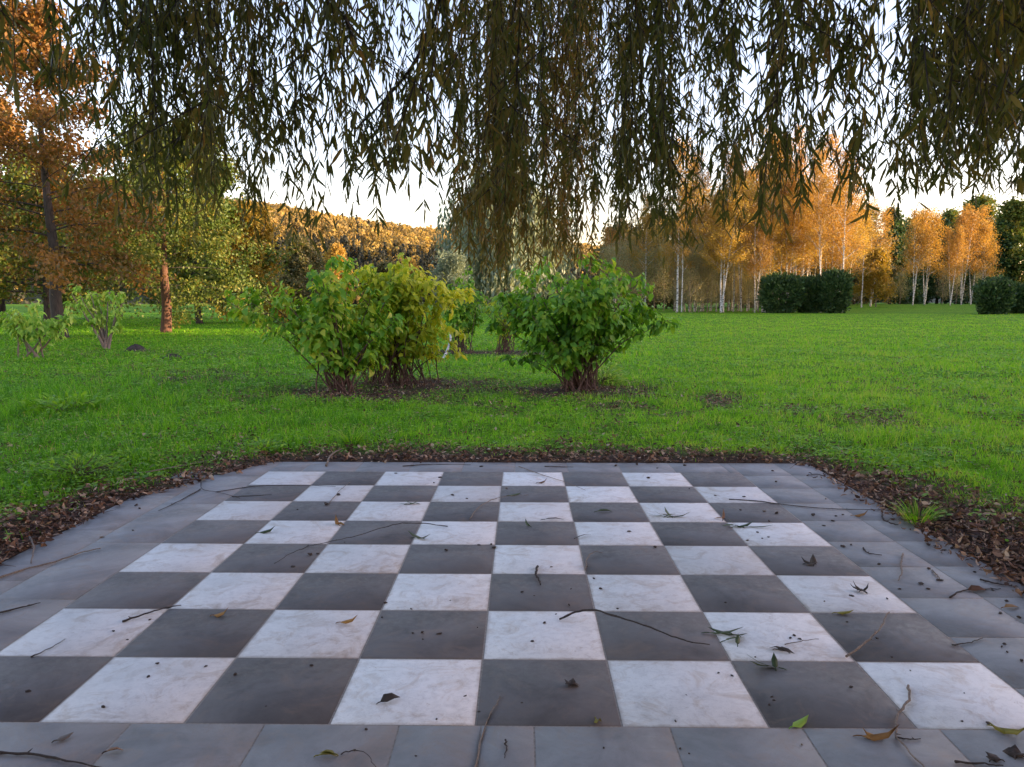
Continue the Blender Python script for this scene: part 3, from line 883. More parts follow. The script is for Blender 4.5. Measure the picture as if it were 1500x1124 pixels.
copy_tree(Q1, gz(AT(1385, 446, 215)), 2.0, (1.1, 1.05), 'broad tree behind the lit orange birches')
copy_tree(Q1, gz(AT(1425, 446, 205)), 3.3, (1.1, 1.15), 'broad yellow green tree behind the tallest lit birch')
copy_tree(Q1, gz(AT(1325, 446, 225)), 4.1, (1.2, 1.0), 'broad tree behind the dark evergreens left of the lit birches')
copy_tree(Q1, gz(AT(1255, 446, 215)), 5.6, (1.2, .95), 'broad tree behind the golden birch by the clipped shrubs')
for k, u in enumerate((905, 960, 1010, 1055, 1100, 1150, 1200, 1250)):
    copy_tree(O1, gz(AT(u, 446, 150 + 7 * (k % 3))), k * 1.9, (1.4, 1.15 + .2 * (k % 2)), 'hazy olive tree closing the view behind the birch grove', 'olive trees behind the birch grove')

# ---------------------------------------------------------------- hills
def hill_mesh(name, line, halfw, mat, seed, rough=3.0, nl=70):
    """ridge along a polyline of (x, y, height)"""
    NL = nl; ln = spline(line, NL); nn = 15
    d = unit(np.gradient(ln[:, :2], axis=0)); nrm = np.stack([-d[:, 1], d[:, 0]], -1)
    s = np.linspace(-1, 1, nn)
    prof = np.cos(s * math.pi / 2) ** 1.3
    X = ln[:, None, 0] + nrm[:, None, 0] * s[None, :] * halfw
    Y = ln[:, None, 1] + nrm[:, None, 1] * s[None, :] * halfw
    Zh = ln[:, None, 2] * prof[None, :] + (fnoise(X * .02, Y * .02, seed) - .5) * rough * prof[None, :] * 2 - .6 * (1 - prof[None, :])
    V = np.stack([X, Y, Zh], -1).reshape(-1, 3)
    i = (np.arange(NL - 1)[:, None] * nn + np.arange(nn - 1)[None, :]).ravel()
    F = np.stack([i, i + 1, i + nn + 1, i + nn], -1)
    o = link(name, mesh_np(name, V, [F], None, True), mat)
    tag(o, kind='structure')
    return X, Y, Zh
M['hill'] = plain('hill_ground', (.03, .045, .018), (.075, .07, .03), .05, .95)

def hill_forest(name, X, Y, Zh, n, seed, label, th=(9, 15), con=None, i0=0, i1=69, s0=0, s1=14, quads=46, gap=None):
    rng = np.random.default_rng(seed)
    fi = rng.uniform(i0, i1, n); fs = rng.uniform(s0, s1, n)
    a, b_ = fi.astype(int).clip(0, len(X) - 2), fs.astype(int).clip(0, 13)
    u, v = fi - a, fs - b_
    def bl(A): return (A[a, b_] * (1 - u) + A[a + 1, b_] * u) * (1 - v) + (A[a, b_ + 1] * (1 - u) + A[a + 1, b_ + 1] * u) * v
    bx, by, bz = bl(X), bl(Y), bl(Zh)
    if gap is not None:
        ok = (by < gap[0]) | (by > gap[1])
        bx, by, bz = bx[ok], by[ok], bz[ok]; n = len(bx)
    rel = bz / np.maximum(Zh.max(1), 3)[a if gap is None else a[ok]]
    isc = rng.random(n) < (con(rel, bx, by) if con is not None else .3)
    h = rng.uniform(*th, n); h = np.where(isc, h * 1.15, h)
    idx = np.repeat(np.arange(n), quads)
    N = len(idx)
    t = rng.random(N)
    az = rng.uniform(0, 6.283, N)
    rad_c = .20 * (1 - t) ** .9
    rad_d = .30 * np.sqrt(np.clip(1 - (2 * (t - .5)) ** 2, 0, 1))
    rr = np.where(isc[idx], rad_c, rad_d) * h[idx] * rng.uniform(.6, 1.05, N)
    P = np.stack([bx[idx] + np.cos(az) * rr, by[idx] + np.sin(az) * rr, bz[idx] + h[idx] * (.12 + .88 * t)], -1)
    A = np.array([0, 0, -1.0]) + rng.normal(0, .35, (N, 3))
    Nr = np.stack([np.cos(az), np.sin(az), 2.2 * (t - .4)], -1) + rng.normal(0, .3, (N, 3))
    kt = np.where(isc, rng.uniform(0, .2, n), rng.uniform(.35, 1, n))
    tint = np.clip(kt[idx] + rng.normal(0, .06, N), 0, 1)
    L = h[idx] * .125 * rng.uniform(.7, 1.3, N)
    V, F, Tt = leaf_geo(P, A, Nr, L, L * .9, 'diamond', tint)
    tag(link(name, mesh_np(name, V, F, Tt), M['hill_leaf']), label, 'forest', kind='stuff')

X1, Y1, Z1 = hill_mesh('hill', [(-720, 420, 95), (-420, 560, 84), (-215, 600, 66), (-140, 612, 56), (-60, 620, 45), (30, 635, 36), (150, 650, 24), (330, 660, 12)], 250, M['hill'], 71, 4)
# crest indices face the camera on one side only; both sides are wooded
hill_forest('hillside_forest', X1, Y1, Z1, 7000, 72, 'autumn forest on the far hill, dark conifers below golden trees', (7, 12),
            lambda rel, x, y: np.clip(.9 - 4.5 * (rel - .42), .05, .85), 12, 62, 0, 10, 80)
# unseen wooded ridge on the right, shaped to keep low sun off the meadow
X2, Y2, Z2 = hill_mesh('hill', [(170, -330, 9), (172, -160, 14), (174, -60, 17), (176, -10, 18), (178, 10, 18), (179, 15, 17), (180, 20, 17.3), (181, 28, 17.3), (182, 34, 16), (186, 60, 14), (192, 95, 11), (206, 150, 14), (262, 240, 20), (350, 360, 36), (460, 500, 48), (580, 660, 52), (720, 850, 46)], 60, M['hill'], 73, .5, 220)
hill_forest('ridge_forest', X2, Y2, Z2, 1700, 74, 'unseen autumn wood on the shading ridge beyond the right side of the meadow', (6, 10), None, 4, 215, 4, 10, 40, (19, 29))  # treeless gap in the unseen ridge lets low sun reach the reddish trunk
copy_tree(Q1, gz((62, 19.5)), 1.0, (.85, .6), 'unseen broad tree added to shade the oak, right of the meadow')  # unseen trees added here and below to keep low sun off the oak
copy_tree(Q1, gz((80, 18.0)), 2.0, (.8, .6), 'second unseen broad tree added to shade the oak, farther right of the meadow')

# ---------------------------------------------------------------- bushes
def shrub(name, seed, loc, label, cat, group, lobes, nstem, leaf, n, leafm, stemm, wr=.58, tintf=None, base_r=.16, arch=.25, stem_r=.012, lo=.22):
    """lobes: ellipsoids (cx,cy,cz, rx,ry,rz) relative to the base, filled by leafy shoots"""
    rng = np.random.default_rng(seed)
    o = thing(name, loc, label, cat, group)
    st, P_, A_ = [], [], []
    vol = np.array([l[3] * l[4] * l[5] for l in lobes]); vol = vol ** .75 / (vol ** .75).sum()
    shoots = []
    for k in range(nstem):
        l = lobes[rng.choice(len(lobes), p=vol)]
        d = unit(rng.normal(0, 1, 3)); d[2] = abs(d[2]) * .8 - .1
        e = np.array(l[:3]) + d * np.array(l[3:]) * rng.uniform(.75, 1.05)
        b0 = np.array([rng.normal(0, base_r), rng.normal(0, base_r * .7), -.03])
        mid = b0 * .55 + e * .45 + np.array([0, 0, arch * rng.uniform(.3, 1) * np.linalg.norm(e - b0) * .5])
        q = spline([b0, mid, e], 9)
        q[1:] += rng.normal(0, .012, (8, 3))
        r = stem_r * rng.uniform(.7, 1.3)
        st.append(tube(q, np.linspace(r, r * .25, 9), 5, False))
        shoots.append(q)
        for m_ in range(4):
            j = rng.integers(4, 9)
            e2 = q[j] + unit(rng.normal(0, 1, 3) + np.array([0, 0, .4])) * rng.uniform(.12, .4) * max(l[3], .6)
            q2 = spline([q[j], (q[j] + e2) / 2 + rng.normal(0, .03, 3), e2], 6)
            st.append(tube(q2, np.linspace(r * .4, r * .15, 6), 4, False))
            shoots.append(np.concatenate([q2, q2[3:]]))
    cen = np.array(lobes)[:, :3].mean(0)
    per = n // len(shoots) + 1
    for q in shoots:
        m_ = len(q)
        f = rng.uniform(lo, 1.02, per) ** .8 * (m_ - 1)
        i0 = np.clip(f.astype(int), 0, m_ - 2); fr = (f - i0)[:, None]
        p = q[i0] * (1 - fr) + q[i0 + 1] * fr
        P_.append(p + rng.normal(0, .05, (per, 3)))
    P_ = np.concatenate(P_)
    zc = np.array(lobes)[:, 2].max(); P_ = P_[P_[:, 2] > .16 * zc + np.abs(rng.normal(0, .16 * zc, len(P_)))]
    n = len(P_)
    out = P_ - cen; out[:, 2] = 0
    az = rng.uniform(0, 6.28, n)
    A = unit(out) * .55 + np.stack([np.cos(az), np.sin(az), np.zeros(n)], -1) * .75 - np.array([0, 0, 1]) * rng.uniform(.1, 1.3, n)[:, None]
    N = unit(out) * .5 + np.array([0, 0, .8]) + rng.normal(0, .35, (n, 3))
    L = leaf * rng.uniform(.45, 1.25, n)
    tint = np.clip(rng.normal(.42, .2, n), 0, 1) if tintf is None else np.clip(tintf(P_, rng), 0, 1)
    lv = leaf_geo(P_, A, N, L, L * wr, 'broad', tint, rng.uniform(.3, 1.8, n))
    V, F, _ = merge(st)
    link('stems', mesh_np('stems', V, F, None, True), stemm, o)
    link('foliage', mesh_np('foliage', *lv), leafm, o)
    return o
GBU = 'leafy bushes beyond the chessboard'
shrub('leafy_bush', 401, gz((1.08, 9.95)), 'dense dark green round bush with bare reddish stems, right of the gap', 'bush', GBU,
      [(-.5, 0, 1.2, .85, .75, .7), (.4, .05, 1.3, .9, .75, .75), (-.05, 0, 1.7, .95, .7, .5), (.85, 0, 1.15, .55, .5, .5), (-.85, .1, 1.05, .5, .5, .6), (-.6, -.1, .5, .5, .4, .4), (.2, .2, .8, .7, .5, .4)],
      66, .135, 6200, M['bush_leaf'], M['stem_red'], tintf=lambda P, r: r.normal(.48, .19, len(P)) + .22 * np.clip(P[:, 2] - 1.3, -.4, .7), base_r=.17)
shrub('leafy_bush', 402, gz((-2.62, 9.45)), 'open sprawling green bush leaning left on bare arching stems', 'bush', GBU,
      [(-1.35, .0, 1.35, .7, .5, .45), (-.7, .1, 1.6, .55, .5, .4), (.05, .1, 1.65, .5, .5, .45), (.45, .2, 1.1, .5, .5, .7), (.2, .2, .6, .5, .4, .45), (-.55, 0, .95, .4, .4, .3)],
      30, .14, 2400, M['bush_leaf'], M['stem_red'], tintf=lambda P, r: r.normal(.62, .2, len(P)), base_r=.12, stem_r=.016)
shrub('leafy_bush', 403, gz((-2.0, 10.9)), 'big dense bush with leaves turning bright yellow on its right side', 'bush', GBU,
      [(-.75, 0, 1.4, .8, .7, .8), (.1, 0, 1.55, .8, .7, .75), (.68, -.1, 1.45, .55, .6, .7), (-.35, .2, .7, .9, .6, .55), (.75, -.1, .6, .45, .4, .5), (-.9, 0, .6, .5, .5, .5)],
      74, .135, 7000, M['bush_yellow'], M['stem_red'], tintf=lambda P, r: r.normal(.36, .16, len(P)) + .42 * np.clip(P[:, 0] - .1, 0, 1) + .12 * (P[:, 2] > 1.6), base_r=.34)
shrub('leafy_bush', 404, gz((-1.55, 19.2)), 'narrow green bush behind the yellowing one at the left of the gap', 'bush', GBU,
      [(0, 0, 1.5, .6, .5, .85), (.15, 0, .9, .6, .5, .6)], 32, .13, 2400, M['bush_leaf'], M['stem_red'], tintf=lambda P, r: r.normal(.5, .2, len(P)))
shrub('leafy_bush', 405, gz((-.35, 19.3)), 'thin reddish bush with sparse leaves behind the right bush', 'bush', GBU,
      [(0, 0, 1.2, .65, .5, .7), (.4, 0, 1.0, .5, .5, .6)], 36, .11, 1100, M['bush_yellow'], M['stem_red'], tintf=lambda P, r: r.normal(.35, .25, len(P)))
GSM = 'small pale leaved trees on the left lawn'
shrub('small_tree', 406, gz((-12.15, 20.6)), 'small pale leaved tree forking low, in front of the leaning oak', 'small tree', GSM,
      [(-.25, 0, 1.55, .7, .6, .28), (.55, 0, 1.4, .6, .5, .28), (.1, 0, 1.9, .5, .4, .22)], 8, .19, 900, M['pale_leaf'], M['bark_pale'], .42, lambda P, r: r.random(len(P)), .05, .02, .045, .6)
shrub('small_tree', 407, gz((-12.0, 16.7)), 'small pale leaved tree with two leaning stems nearest the left edge', 'small tree', GSM,
      [(-.5, 0, 1.0, .6, .5, .28), (.6, 0, .95, .6, .5, .3), (.1, 0, 1.2, .5, .5, .22)], 7, .19, 900, M['pale_leaf'], M['bark_pale'], .42, lambda P, r: r.random(len(P)), .18, .02, .036, .6)

# molehills, white bent stick, weed clumps
def mound(seed, w, h):
    rng = np.random.default_rng(seed)
    rs, n = 9, 28
    V = [[0, 0, h]]
    for i in range(1, rs):
        f = i / (rs - 1)
        for j in range(n):
            a = j * 6.283 / n
            r = w / 2 * f * (1 + .18 * math.sin(3 * a + seed) + rng.normal(0, .06))
            V.append([math.cos(a) * r * 1.3, math.sin(a) * r, h * (1 - f ** 1.8) + rng.normal(0, .02) * (1 - f) - .02 * f])
    F4 = [[1 + (i - 1) * n + j, 1 + i * n + j, 1 + i * n + (j + 1) % n, 1 + (i - 1) * n + (j + 1) % n] for i in range(1, rs - 1) for j in range(n)]
    F3 = [[0, 1 + j, 1 + (j + 1) % n] for j in range(n)]
    return np.array(V), [np.array(F4), np.array(F3)]
for sd, u, v, w, h, lab in [(501, 200, 516, .5, .2, 'dark molehill of bare earth beside the small forked tree'),
                            (502, 253, 527, .42, .12, 'flat dark molehill on the lawn below the red trunk')]:
    V, F = mound(sd, w, h)
    o = link('molehill', mesh_np('molehill', V, F, None, True), M['soil'])
    o.location = gz(G(u, v))
    tag(o, lab, 'molehill', 'molehills on the lawn')
V, F = tube(spline([G(648, 527) + [0, 0, -.02], G(655, 521) + [0, 0, .12], G(660, 515) + [0, 0, .33], G(660, 512) + [0, 0, .52]], 14), np.linspace(.035, .028, 14), 10)
tag(link('bent_stick', mesh_np('bent_stick', V, F, None, True), plain('pale_wood', (.45, .42, .4), (.62, .6, .58), 12)), 'pale bent stick standing at the foot of the yellowing bush', 'stick')

def weed_clump(seed, loc, R, H, n, leaf, label, mat, name='leafy_plant', cat='weed', shape='oval', wr=.5):
    rng = np.random.default_rng(seed)
    az = rng.uniform(0, 6.28, n); r = R * np.sqrt(rng.random(n)); z = H * rng.uniform(.1, 1, n) * (1 - .5 * (r / R) ** 2)
    P = np.stack([np.cos(az) * r, np.sin(az) * r, z], -1)
    A = np.stack([np.cos(az), np.sin(az), rng.uniform(-.1, .8, n)], -1) + rng.normal(0, .4, (n, 3))
    if shape == 'blade':
        P[:, :2] *= .25; P[:, 2] = -.01; A = np.stack([np.cos(az) * .6, np.sin(az) * .6, np.ones(n)], -1); L = H * rng.uniform(.6, 1.2, n)
        N = np.stack([np.cos(az), np.sin(az), -.3 * np.ones(n)], -1)
    else:
        L = leaf * rng.uniform(.6, 1.2, n); N = np.stack([rng.normal(0, .4, n), rng.normal(0, .4, n), np.ones(n)], -1)
    V, F, T = leaf_geo(P, A, N, L, L * wr, shape, rng.random(n))
    if shape == 'blade':
        o = link(name, mesh_np(name, V, F, T), mat)
        o.location = gz(loc)
        tag(o, label, cat, 'single weeds standing out of the grass')
    else:
        o = thing(name, gz(loc), label, cat, 'single weeds standing out of the grass')
        link('foliage', mesh_np('foliage', V, F, T), mat, o)
        st = [tube(np.array([[0, 0, -.02], p * [.5, .5, .6], p]), np.array([.004, .003, .0015]), 4, False) for p in P[::9]]
        V, F, _ = merge(st)
        link('stems', mesh_np('stems', V, F), M['stem_red'], o)
weed_clump(601, G(115, 705), .34, .2, 700, .055, 'bright green ferny weed clump by the left paving edge', M['weed'], wr=.3)
weed_clump(602, G(192, 680), .22, .1, 300, .05, 'low bright weed patch left of the far left paving corner', M['weed'], wr=.4)
weed_clump(603, G(100, 605), .5, .22, 360, .12, 'yellow green leafy weed standing in the tall grass on the left', M['weed'], wr=.3)
weed_clump(604, G(515, 655), .3, .24, 160, .1, 'dark tuft of long grass beyond the far paving edge', M['grass'], 'grass_tuft', 'grass tuft', 'blade', .03)
weed_clump(605, G(385, 665), .2, .1, 260, .05, 'small bright weed at the far left paving corner', M['weed'], wr=.45)
weed_clump(606, G(880, 565), .4, .4, 500, .09, 'yellow green weeds growing at the right foot of the round bush', M['pale_leaf'], wr=.4)
weed_clump(607, G(1345, 765), .3, .18, 150, .1, 'long grass tuft leaning over the right paving edge', M['grass'], 'grass_tuft', 'grass tuft', 'blade', .03)

# ---------------------------------------------------------------- the near weeping willow
rng = np.random.default_rng(701)
will = thing('weeping_willow', (2.6, -6.2, 0), 'huge weeping willow whose dark leafy branches hang across the top of the view', 'tree')
WB = np.array([2.6, -6.2, 0.0])
tr = spline([WB * [1, 1, 0] + [0, 0, -.2], WB + [.1, .1, 1.2], WB + [-.1, .3, 2.6], WB + [-.1, .5, 4.2]], 12)
V, F = tube(tr, np.array([.75, .62, .55, .5, .47, .45, .43, .42, .4, .38, .34, .28]), 14)
link('trunk', mesh_np('trunk', V - WB, F, None, True), M['bark_dark'], will)

top_of = tr[-3]
XT = [0, 50, 100, 160, 220, 300, 360, 420, 470, 520, 580, 640, 700, 780, 860, 900, 950, 1000, 1060, 1120, 1180, 1230, 1280, 1330, 1400, 1500]
YE = [150, 165, 205, 170, 250, 335, 345, 365, 325, 300, 290, 285, 330, 330, 330, 345, 365, 345, 350, 345, 345, 300, 335, 300, 290, 290]   # lowest leaf tips, photo rows
DN = [.8, .6, .45, .65, .8, 1.1, 1.15, 1.1, 1.0, .85, .62, .8, .8, .75, .75, .9, 1.0, 1.15, 1.3, 1.3, 1.15, .9, 1.0, 1.1, 1.2, 1.2]
DD = [3.2, 3.2, 3.4, 4.0, 4.6, 4.8, 4.6, 4.4, 4.2, 4.0, 3.9, 4.0, 4.6, 5.0, 5.0, 5.0, 5.0, 4.8, 4.6, 4.4, 4.0, 3.9, 4.0, 4.2, 4.3, 4.3]

strand_sets = []     # (list of strands) per hanging branch
def hang(u, D, yend, ztop, sway, rng):
    e = AT(u, yend, D)
    top = np.array([e[0] + sway[0], e[1] + sway[1], max(ztop, e[2] + .35)])
    m_ = 9
    t = np.linspace(0, 1, m_)[:, None]
    q = top + (e - top) * t
    q[:, :2] += (top[:2] - e[:2])[None, :] * (-.6 * (t * (1 - t)))       # falls away first, then plumb
    q += rng.normal(0, .016, (m_, 3)) * t
    ph = rng.uniform(0, 6.28, 2); q[:, :2] += .05 * np.sin(t * rng.uniform(2, 5) + ph[None, :]) * t
    return q

clumps = []
cdf = np.cumsum(np.interp(np.arange(-260, 1760), XT, DN))
cdf = cdf / cdf[-1]
for k in range(112):
    u = np.interp((k + rng.uniform(.1, .9)) / 112, cdf, np.arange(-260, 1760))
    D = np.interp(u, XT, DD) * rng.uniform(.78, 1.35)
    yc = np.interp(u, XT, YE)
    yend = yc - abs(rng.normal(0, 1)) * 55 - rng.uniform(0, 18)
    if k % 3 == 0: yend = yc - rng.uniform(0, 15)
    clumps.append((u, D, yend, int(rng.integers(2, 5)), rng.uniform(50, 90), 4.0 / D))
# the long brown clump in the middle, further away, and its neighbour
for k in range(19):
    u = rng.uniform(672, 862)
    clumps.append((u, rng.uniform(6.0, 7.8), 398 - rng.uniform(0, 26) - (18 if u > 850 else 0), 5, 34, 1))
for k in range(8):
    u = rng.uniform(905, 985)
    clumps.append((u, rng.uniform(5.2, 6.4), 362 - rng.uniform(0, 30), 5, 22, 1))
for k in range(12):
    clumps.append((rng.uniform(1340, 1520), rng.uniform(4.2, 6.2), 285 - rng.uniform(0, 30), 5, 34, 1))
for k in range(10):
    clumps.append((rng.uniform(170, 370), rng.uniform(4.2, 6.0), 335 - rng.uniform(0, 70), 4, 36, 1))

def strand_leaves(strands, rng, dens=1.0, lscale=1.0, tint0=.3):
    P_, A_, L_ = [], [], []
    for q in strands:
        seg = np.linalg.norm(np.diff(q, axis=0), axis=1); cl = np.concatenate([[0], np.cumsum(seg)])
        m_ = int(cl[-1] / .024 * dens) + 3
        s = np.sort(rng.uniform(0, cl[-1], m_))
        p = np.stack([np.interp(s, cl, q[:, j]) for j in range(3)], -1)
        az = np.arange(m_) * 2.4 + rng.uniform(0, 6.28) + rng.normal(0, .5, m_)
        th = np.clip(rng.normal(.50, .27, m_), .05, 1.3)
        A_.append(np.stack([np.cos(az) * np.sin(th), np.sin(az) * np.sin(th), -np.cos(th)], -1))
        P_.append(p)
        L_.append(rng.uniform(.062, .118, m_) * lscale)
        if rng.random() < .10:                    # a dense leafy tuft
            k_ = int(rng.integers(22, 46)); c0 = p[rng.integers(m_ // 3, m_)]
            P_.append(c0 + rng.normal(0, .038, (k_, 3)) * np.array([1, 1, 1.7]))
            A_.append(np.stack([rng.normal(0, .4, k_), rng.normal(0, .4, k_), -np.ones(k_)], -1)); L_.append(rng.uniform(.06, .10, k_))
    P_, A_, L_ = np.concatenate(P_), np.concatenate(A_), np.concatenate(L_)
    n = len(P_)
    tint = np.clip(rng.normal(tint0, .2, n), 0, 1)
    return leaf_geo(P_, A_, rng.normal(0, 1, (n, 3)), L_, L_ * rng.uniform(.115, .165, n), 'willow', tint, rng.uniform(-1, 1.4, n))

limb_ends = []
for u, D, yend, ns, wpx, sc in clumps:
    ztop = rng.uniform(3.5, 4.4)
    head = AT(u, yend, D); head = np.array([head[0] + rng.normal(0, .25), head[1] + rng.normal(-.1, .25), max(ztop, 1.6 + .47 * D) + rng.uniform(.1, .5)])
    strands = []
    for j in range(ns):
        du = rng.normal(0, wpx * .6); ye = yend - abs(rng.normal(0, 1)) * 34 * (j > 1)
        dD = rng.normal(0, .22)
        e = AT(u + du, ye, D + dD)
        sw = (head[:2] - e[:2]) * rng.uniform(.35, .75)
        strands.append(hang(u + du, D + dD, ye, head[2] - rng.uniform(0, .35), sw, rng))
        main_ = strands[-1] = np.concatenate([head[None, :], strands[-1]])
        # short side shoots
        for r_ in range(3):
            b0 = main_[rng.integers(3, 8)]
            l2 = rng.uniform(.12, .45)
            d = np.array([rng.normal(0, .45), rng.normal(0, .45), -1.0])
            if b0[2] - l2 > e[2] - .05:
                strands.append(b0 + d[None, :] * np.linspace(0, l2, 5)[:, None] + np.array([d[0], d[1], 0])[None, :] * (np.linspace(0, 1, 5)[:, None] * .12))
    mid = 660 < u < 880 and D > 5.6
    tb = [tube(q, np.linspace(.0042, .0015, len(q)), 3, False) for q in strands]
    V, F, _ = merge(tb)
    hb = link('hanging_branch', mesh_np('hanging_branch', V - WB, F, None, True), M['twig_dark'], will)
    lv = strand_leaves(strands, rng, 1.0 if mid else .56, 1.0, .66 if mid else rng.uniform(.15, .55))
    link('leaves', mesh_np('leaves', lv[0] - WB, lv[1], lv[2]), M['willow_leaf'], hb)
    limb_ends.append(head)
# boughs carrying the hanging branches
limb_ends = np.array(limb_ends)
order = np.argsort(np.arctan2(limb_ends[:, 0] - WB[0], limb_ends[:, 1] - WB[1]))
for k in range(0, len(order), 10):
    grp = limb_ends[order[k:k + 10]]
    c_ = grp.mean(0)
    far_ = grp[np.argmax(grp[:, 1])]
    spine = spline([top_of, top_of * .6 + c_ * .4 + [0, 0, 1.5], c_ * .8 + top_of * .2 + [0, 0, 1.1], far_ + [0, 0, .35]], 14)
    tb = [tube(spine, np.linspace(.17, .02, 14), 7, False)]
    for e in grp:
        j = np.argmin(np.linalg.norm(spine[:-1] - e, axis=1)); j = max(4, j - 2)
        tb.append(tube(spline([spine[j], (spine[j] + e) / 2 + [0, 0, .25], e], 7), np.linspace(.03, .006, 7), 5, False))
    V, F, _ = merge(tb)
    link('bough', mesh_np('bough', V - WB, F, None, True), M['bark_dark'], will)
# a visible thin diagonal twig in the open patch
q = spline([AT(655, -60, 4.2), AT(638, 20, 4.2), AT(605, 95, 4.25), AT(560, 150, 4.3), AT(520, 190, 4.35)], 16)
tb = [tube(q, np.linspace(.014, .004, 16), 5, False)]
ex = []
for k in range(26):
    j = rng.integers(1, 15)
    l2 = rng.uniform(.15, .6)
    d = np.array([rng.normal(0, .22), rng.normal(0, .22), -1.0])
    ex.append(q[j] + d[None, :] * np.linspace(0, l2, 6)[:, None])
tb += [tube(s, np.linspace(.003, .0012, 6), 3, False) for s in ex]
V, F, _ = merge(tb)
hb = link('hanging_branch', mesh_np('hanging_branch', V - WB, F, None, True), M['twig_dark'], will)
lv = strand_leaves(ex, rng, 1.0, 1.0, .4)
link('leaves', mesh_np('leaves', lv[0] - WB, lv[1], lv[2]), M['willow_leaf'], hb)
# the crown overhead, out of the frame but shading the board
n = 36000
az = rng.uniform(0, 6.283, n); rr = 7.7 * np.sqrt(rng.random(n))
P = np.stack([WB[0] + np.cos(az) * rr, WB[1] + np.sin(az) * rr, 8.2 - .035 * rr ** 2 + rng.normal(0, .55, n)], -1)
# unseen leaf skirt added to the sides and behind, darkening the near paving
m_ = 15000
az = rng.uniform(math.radians(150), math.radians(395), m_)
rr = 6.6 + rng.normal(0, .7, m_)
P2 = np.stack([WB[0] + np.cos(az) * rr, WB[1] + np.sin(az) * rr, rng.uniform(1.3, 6.8, m_)], -1)
P2 = P2[(P2[:, 1] < -3.2)]
P = np.concatenate([P, P2])
lim = 2.1 + .47 * np.clip(P[:, 1] - CAM_P[1], 0, None)
P = P[(P[:, 2] > lim) | (P[:, 1] < -3.2)]; n = len(P)
lv = leaf_geo(P - WB, np.stack([rng.normal(0, .4, n), rng.normal(0, .4, n), -np.ones(n)], -1), rng.normal(0, 1, (n, 3)), .34 * rng.uniform(.7, 1.3, n), .06, 'willow', rng.random(n))
link('crown', mesh_np('crown', *lv), M['willow_leaf'], will)

# ---------------------------------------------------------------- what lies on the tiles
rng = np.random.default_rng(801)
def tile_words(x, y):
    if abs(x) <= 2 and 0 <= y <= 4:
        r, c_ = int(min(y / .5, 7.99)), int(min((x + 2) / .5, 7.99))
        nm = ['nearest', 'second', 'third', 'fourth', 'fifth', 'sixth', 'seventh', 'farthest'][r]
        cl = ['first', 'second', 'third', 'fourth', 'fifth', 'sixth', 'seventh', 'eighth'][c_]
        return 'the %s %s square of the %s row' % (cl, 'light' if (r + c_) % 2 else 'dark', nm) if False else '%s square %s in the %s row' % ('light' if (r + c_) % 2 else 'dark', cl, nm)
    if y < 0: return 'grey near border paving'
    if y > 4: return 'grey far border paving'
    return 'grey right border paving' if x > 0 else 'grey left border paving'

def twig(pts, r, mat, label, lift=.0):
    P = np.array([G(u, v) for u, v in pts])
    q = spline(P, max(10, 4 * len(pts)))
    n = len(q)
    t = np.linspace(0, 1, n)
    q[:, 2] = r * 1.05 + lift * np.sin(t * math.pi) + np.abs(rng.normal(0, .0012, n))
    q[1:-1, :2] += rng.normal(0, .0022, (n - 2, 2))
    rad = r * (1 - .55 * t) * (1 + rng.normal(0, .10, n))
    parts = [tube(q, rad, 7)]
    for k in range(max(1, n // 9)):              # small buds and stubs
        j = rng.integers(2, n - 2)
        d = unit(np.array([rng.normal(), rng.normal(), .25]))
        parts.append(tube(np.array([q[j], q[j] + d * r * 2.6, q[j] + d * r * 4]), np.array([r * .5, r * .35, r * .1]), 5))
    V, F, _ = merge(parts)
    c_ = q[n // 2] * [1, 1, 0]
    o = link('twig', mesh_np('twig', V - c_, F, None, True), mat)
    o.location = c_
    tag(o, label, 'twig', 'twigs fallen on the paving')

